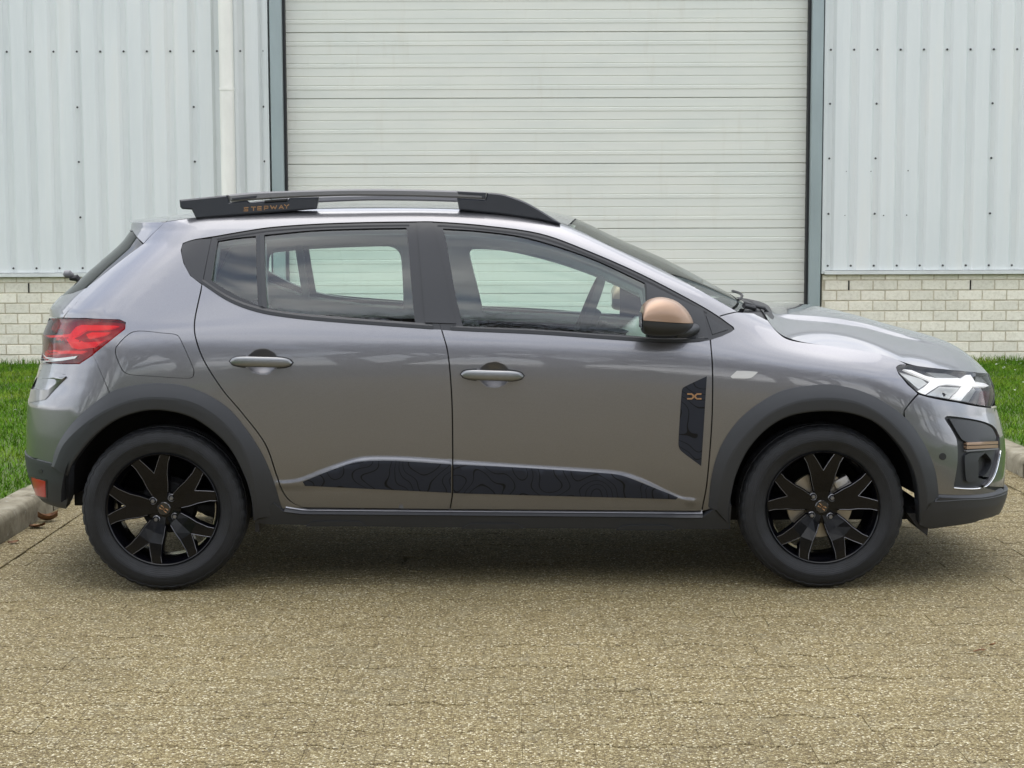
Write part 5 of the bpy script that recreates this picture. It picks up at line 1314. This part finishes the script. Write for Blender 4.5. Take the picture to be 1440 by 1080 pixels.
# ================================================================== SMALL THINGS AND THE TREES BEHIND THE CAMERA
m = MT['leaf'] = mat('dry_leaf', (0.16, 0.075, 0.03), 0.8)
tinted(m, (1, 1, 1), (0.10, 0.045, 0.02), (0.24, 0.12, 0.05), 40)
def leaf(px, py, size, rot, label, curl=.4, group=None):
    d = FW+RT*(px-CX)/FPX-UP*(py-CY)/FPX; p = CAM+d*((.012-CAM[2])/d[2])
    V = []; F = []; n = 9
    for i in range(n):
        s = i/(n-1); wd = size*.34*math.sin(math.pi*min(1, s*1.02+.02))**.8*(1+.18*math.sin(9*s)); x = (s-.5)*size
        for k, u in enumerate((-1, -.5, 0, .5, 1)): V.append((x, u*wd, curl*size*(abs(u)**1.6*.35+.25*(2*s-1)**2)))
    for i in range(n-1):
        for k in range(4): F.append((i*5+k, i*5+k+1, (i+1)*5+k+1, (i+1)*5+k))
    o = mesh_obj('dry_leaf', V, F, MT['leaf']); o.location = tuple(p); o.rotation_euler = (random.uniform(-.3, .3), random.uniform(-.2, .2), rot); tag(o, label, 'leaf', group); return o
leaf(67, 732, .10, .6, 'larger curled brown leaf against the kerb behind the rear wheel', .8)
leaf(53, 741, .085, -.2, 'flat brown dry leaf lying beside the curled leaf at the kerb', .35)
leaf(19, 763, .05, .4, 'small pale brown leaf on the gutter strip away from the others', .3)
leaf(1396, 907, .03, .5, 'tiny red-brown leaf beside the twig on the pavers', .4)
d = FW+RT*(1380-CX)/FPX-UP*(915-CY)/FPX; tp = CAM+d*((.006-CAM[2])/d[2])
mb = MB(); mb.tube([(-.028, -.006, 0), (-.005, 0, .004), (.02, .012, .002)], [.002, .003, .0015], 6); mb.tube([(-.004, 0, .003), (.006, -.012, .004)], [.002, .001], 5); mb.tube([(.0, .0, .003), (.008, .02, .008)], [.002, .001], 5)
o = mb.obj('twig', MT['leaf']); o.location = tuple(tp); tag(o, 'small forked dark twig lying on the pavers beyond the front wheel', 'twig')

m = MT['bark'] = mat('grey_bark', (0.06, 0.05, 0.04), 0.95); tinted(m, (1, 1, .3), (0.035, 0.03, 0.024), (0.085, 0.072, 0.058), 12)
def bare_tree(seed):
    rnd = random.Random(seed); trunk = MB(); br = MB()
    def grow(p, d, ln, r, depth):
        n = 4 if depth < 3 else (3 if depth < 5 else 2); pts = [p.copy()]; rs = [r]; q = p.copy(); dd = d.copy()
        for i in range(n):
            dd = (dd+Vector((rnd.gauss(0, .13), rnd.gauss(0, .13), rnd.gauss(.04, .09)))).normalized(); q = q+dd*ln/n; pts.append(q.copy()); rs.append(r*(1-.42*(i+1)/n))
        (trunk if depth == 0 else br).tube(pts, rs, 8 if depth == 0 else (5 if depth < 3 else 3), cap=False)
        if depth >= 6: return
        k = 3 if depth in (0, 1) else 2
        for i in range(k+1):
            f = rnd.uniform(.45, 1.0) if i else 1.0; j = min(int(f*n), n); b = pts[j]
            ax = Vector((rnd.gauss(0, 1), rnd.gauss(0, 1), rnd.gauss(0, .4))).normalized()
            nd = (dd+ax*rnd.uniform(.55, .95)).normalized(); nd.z = max(nd.z, -.08)
            grow(b, nd.normalized(), ln*rnd.uniform(.60, .84), rs[j]*rnd.uniform(.66, .88), depth+1)
    grow(Vector((0, 0, 0)), Vector((0, 0, 1)), 3.0, .26, 0)
    return trunk, br
protos = []
for s in (3, 11, 23):
    t_, b_ = bare_tree(s); mt_, mb_ = [], []
    me1 = bpy.data.meshes.new('trunk'); me1.from_pydata(t_.v, [], t_.f); me1.materials.append(MT['bark'])
    me2 = bpy.data.meshes.new('crown'); me2.from_pydata(b_.v, [], b_.f); me2.materials.append(MT['bark']); protos.append((me1, me2))
for k in range(24):
    me1, me2 = protos[k % 3]; x = -33+k*2.8+random.uniform(-.8, .8); y = (-18.4 if k % 2 else -22.4)+random.uniform(-.5, .5)
    t_ = empty('bare_tree', (x, y, -.02)); t_.rotation_euler = (0, 0, random.uniform(0, 6.28)); sc = random.uniform(1.3, 1.5)*(1 if k % 2 else 1.2); t_.scale = (sc, sc, sc)
    tag(t_, 'bare leafless tree in the row across the road, mirrored in the car windows', 'tree', 'bare trees across the road')
    o = bpy.data.objects.new('trunk', me1); link(o, t_); o = bpy.data.objects.new('crown', me2); link(o, t_)

m = MT['added_hedge'] = mat('added_hedge_leaves', (0.05, 0.08, 0.025), 0.6); tinted(m, (1, 1, 1), (0.03, 0.05, 0.016), (0.075, 0.11, 0.035), 3)
N = 26000; x = RNG.uniform(-45, 45, N); s = RNG.uniform(0, 1, N); hh = 1.7+.25*np.sin(x*.9)+.15*np.sin(x*2.3)
z = np.where(s < .7, RNG.uniform(0, 1, N)*hh, hh+RNG.normal(0, .08, N)); y = -24.6+np.where(s < .7, RNG.uniform(.55, .85, N), RNG.uniform(-.8, .8, N))
sz = RNG.uniform(.05, .11, N); a = RNG.normal(0, 1, (N, 3)); a /= np.linalg.norm(a, axis=1)[:, None]; d = np.cross(a, RNG.normal(0, 1, (N, 3))); d /= np.linalg.norm(d, axis=1)[:, None]
p = np.stack([x, y, z], 1); V = np.stack([p-a*sz[:, None], p+d*sz[:, None]*.6, p+a*sz[:, None], p-d*sz[:, None]*.6], 1).reshape(-1, 3)
hg = empty('added_hedge', (0, -24.6, 0)); tag(hg, 'unseen clipped dark green hedgerow added under the bare trees to darken the mirrored horizon', 'added_hedge')  # unseen leafy band, added so the doors mirror a dark horizon line
o = mesh_obj('foliage', V-np.array([0, -24.6, 0]), np.arange(N*4).reshape(-1, 4), MT['added_hedge'], hg, False); o['kind'] = 'stuff'
o = MB().box(-45, 45, -.6, .6, 0, 1.45).obj('core', MT['added_hedge'], hg, False)
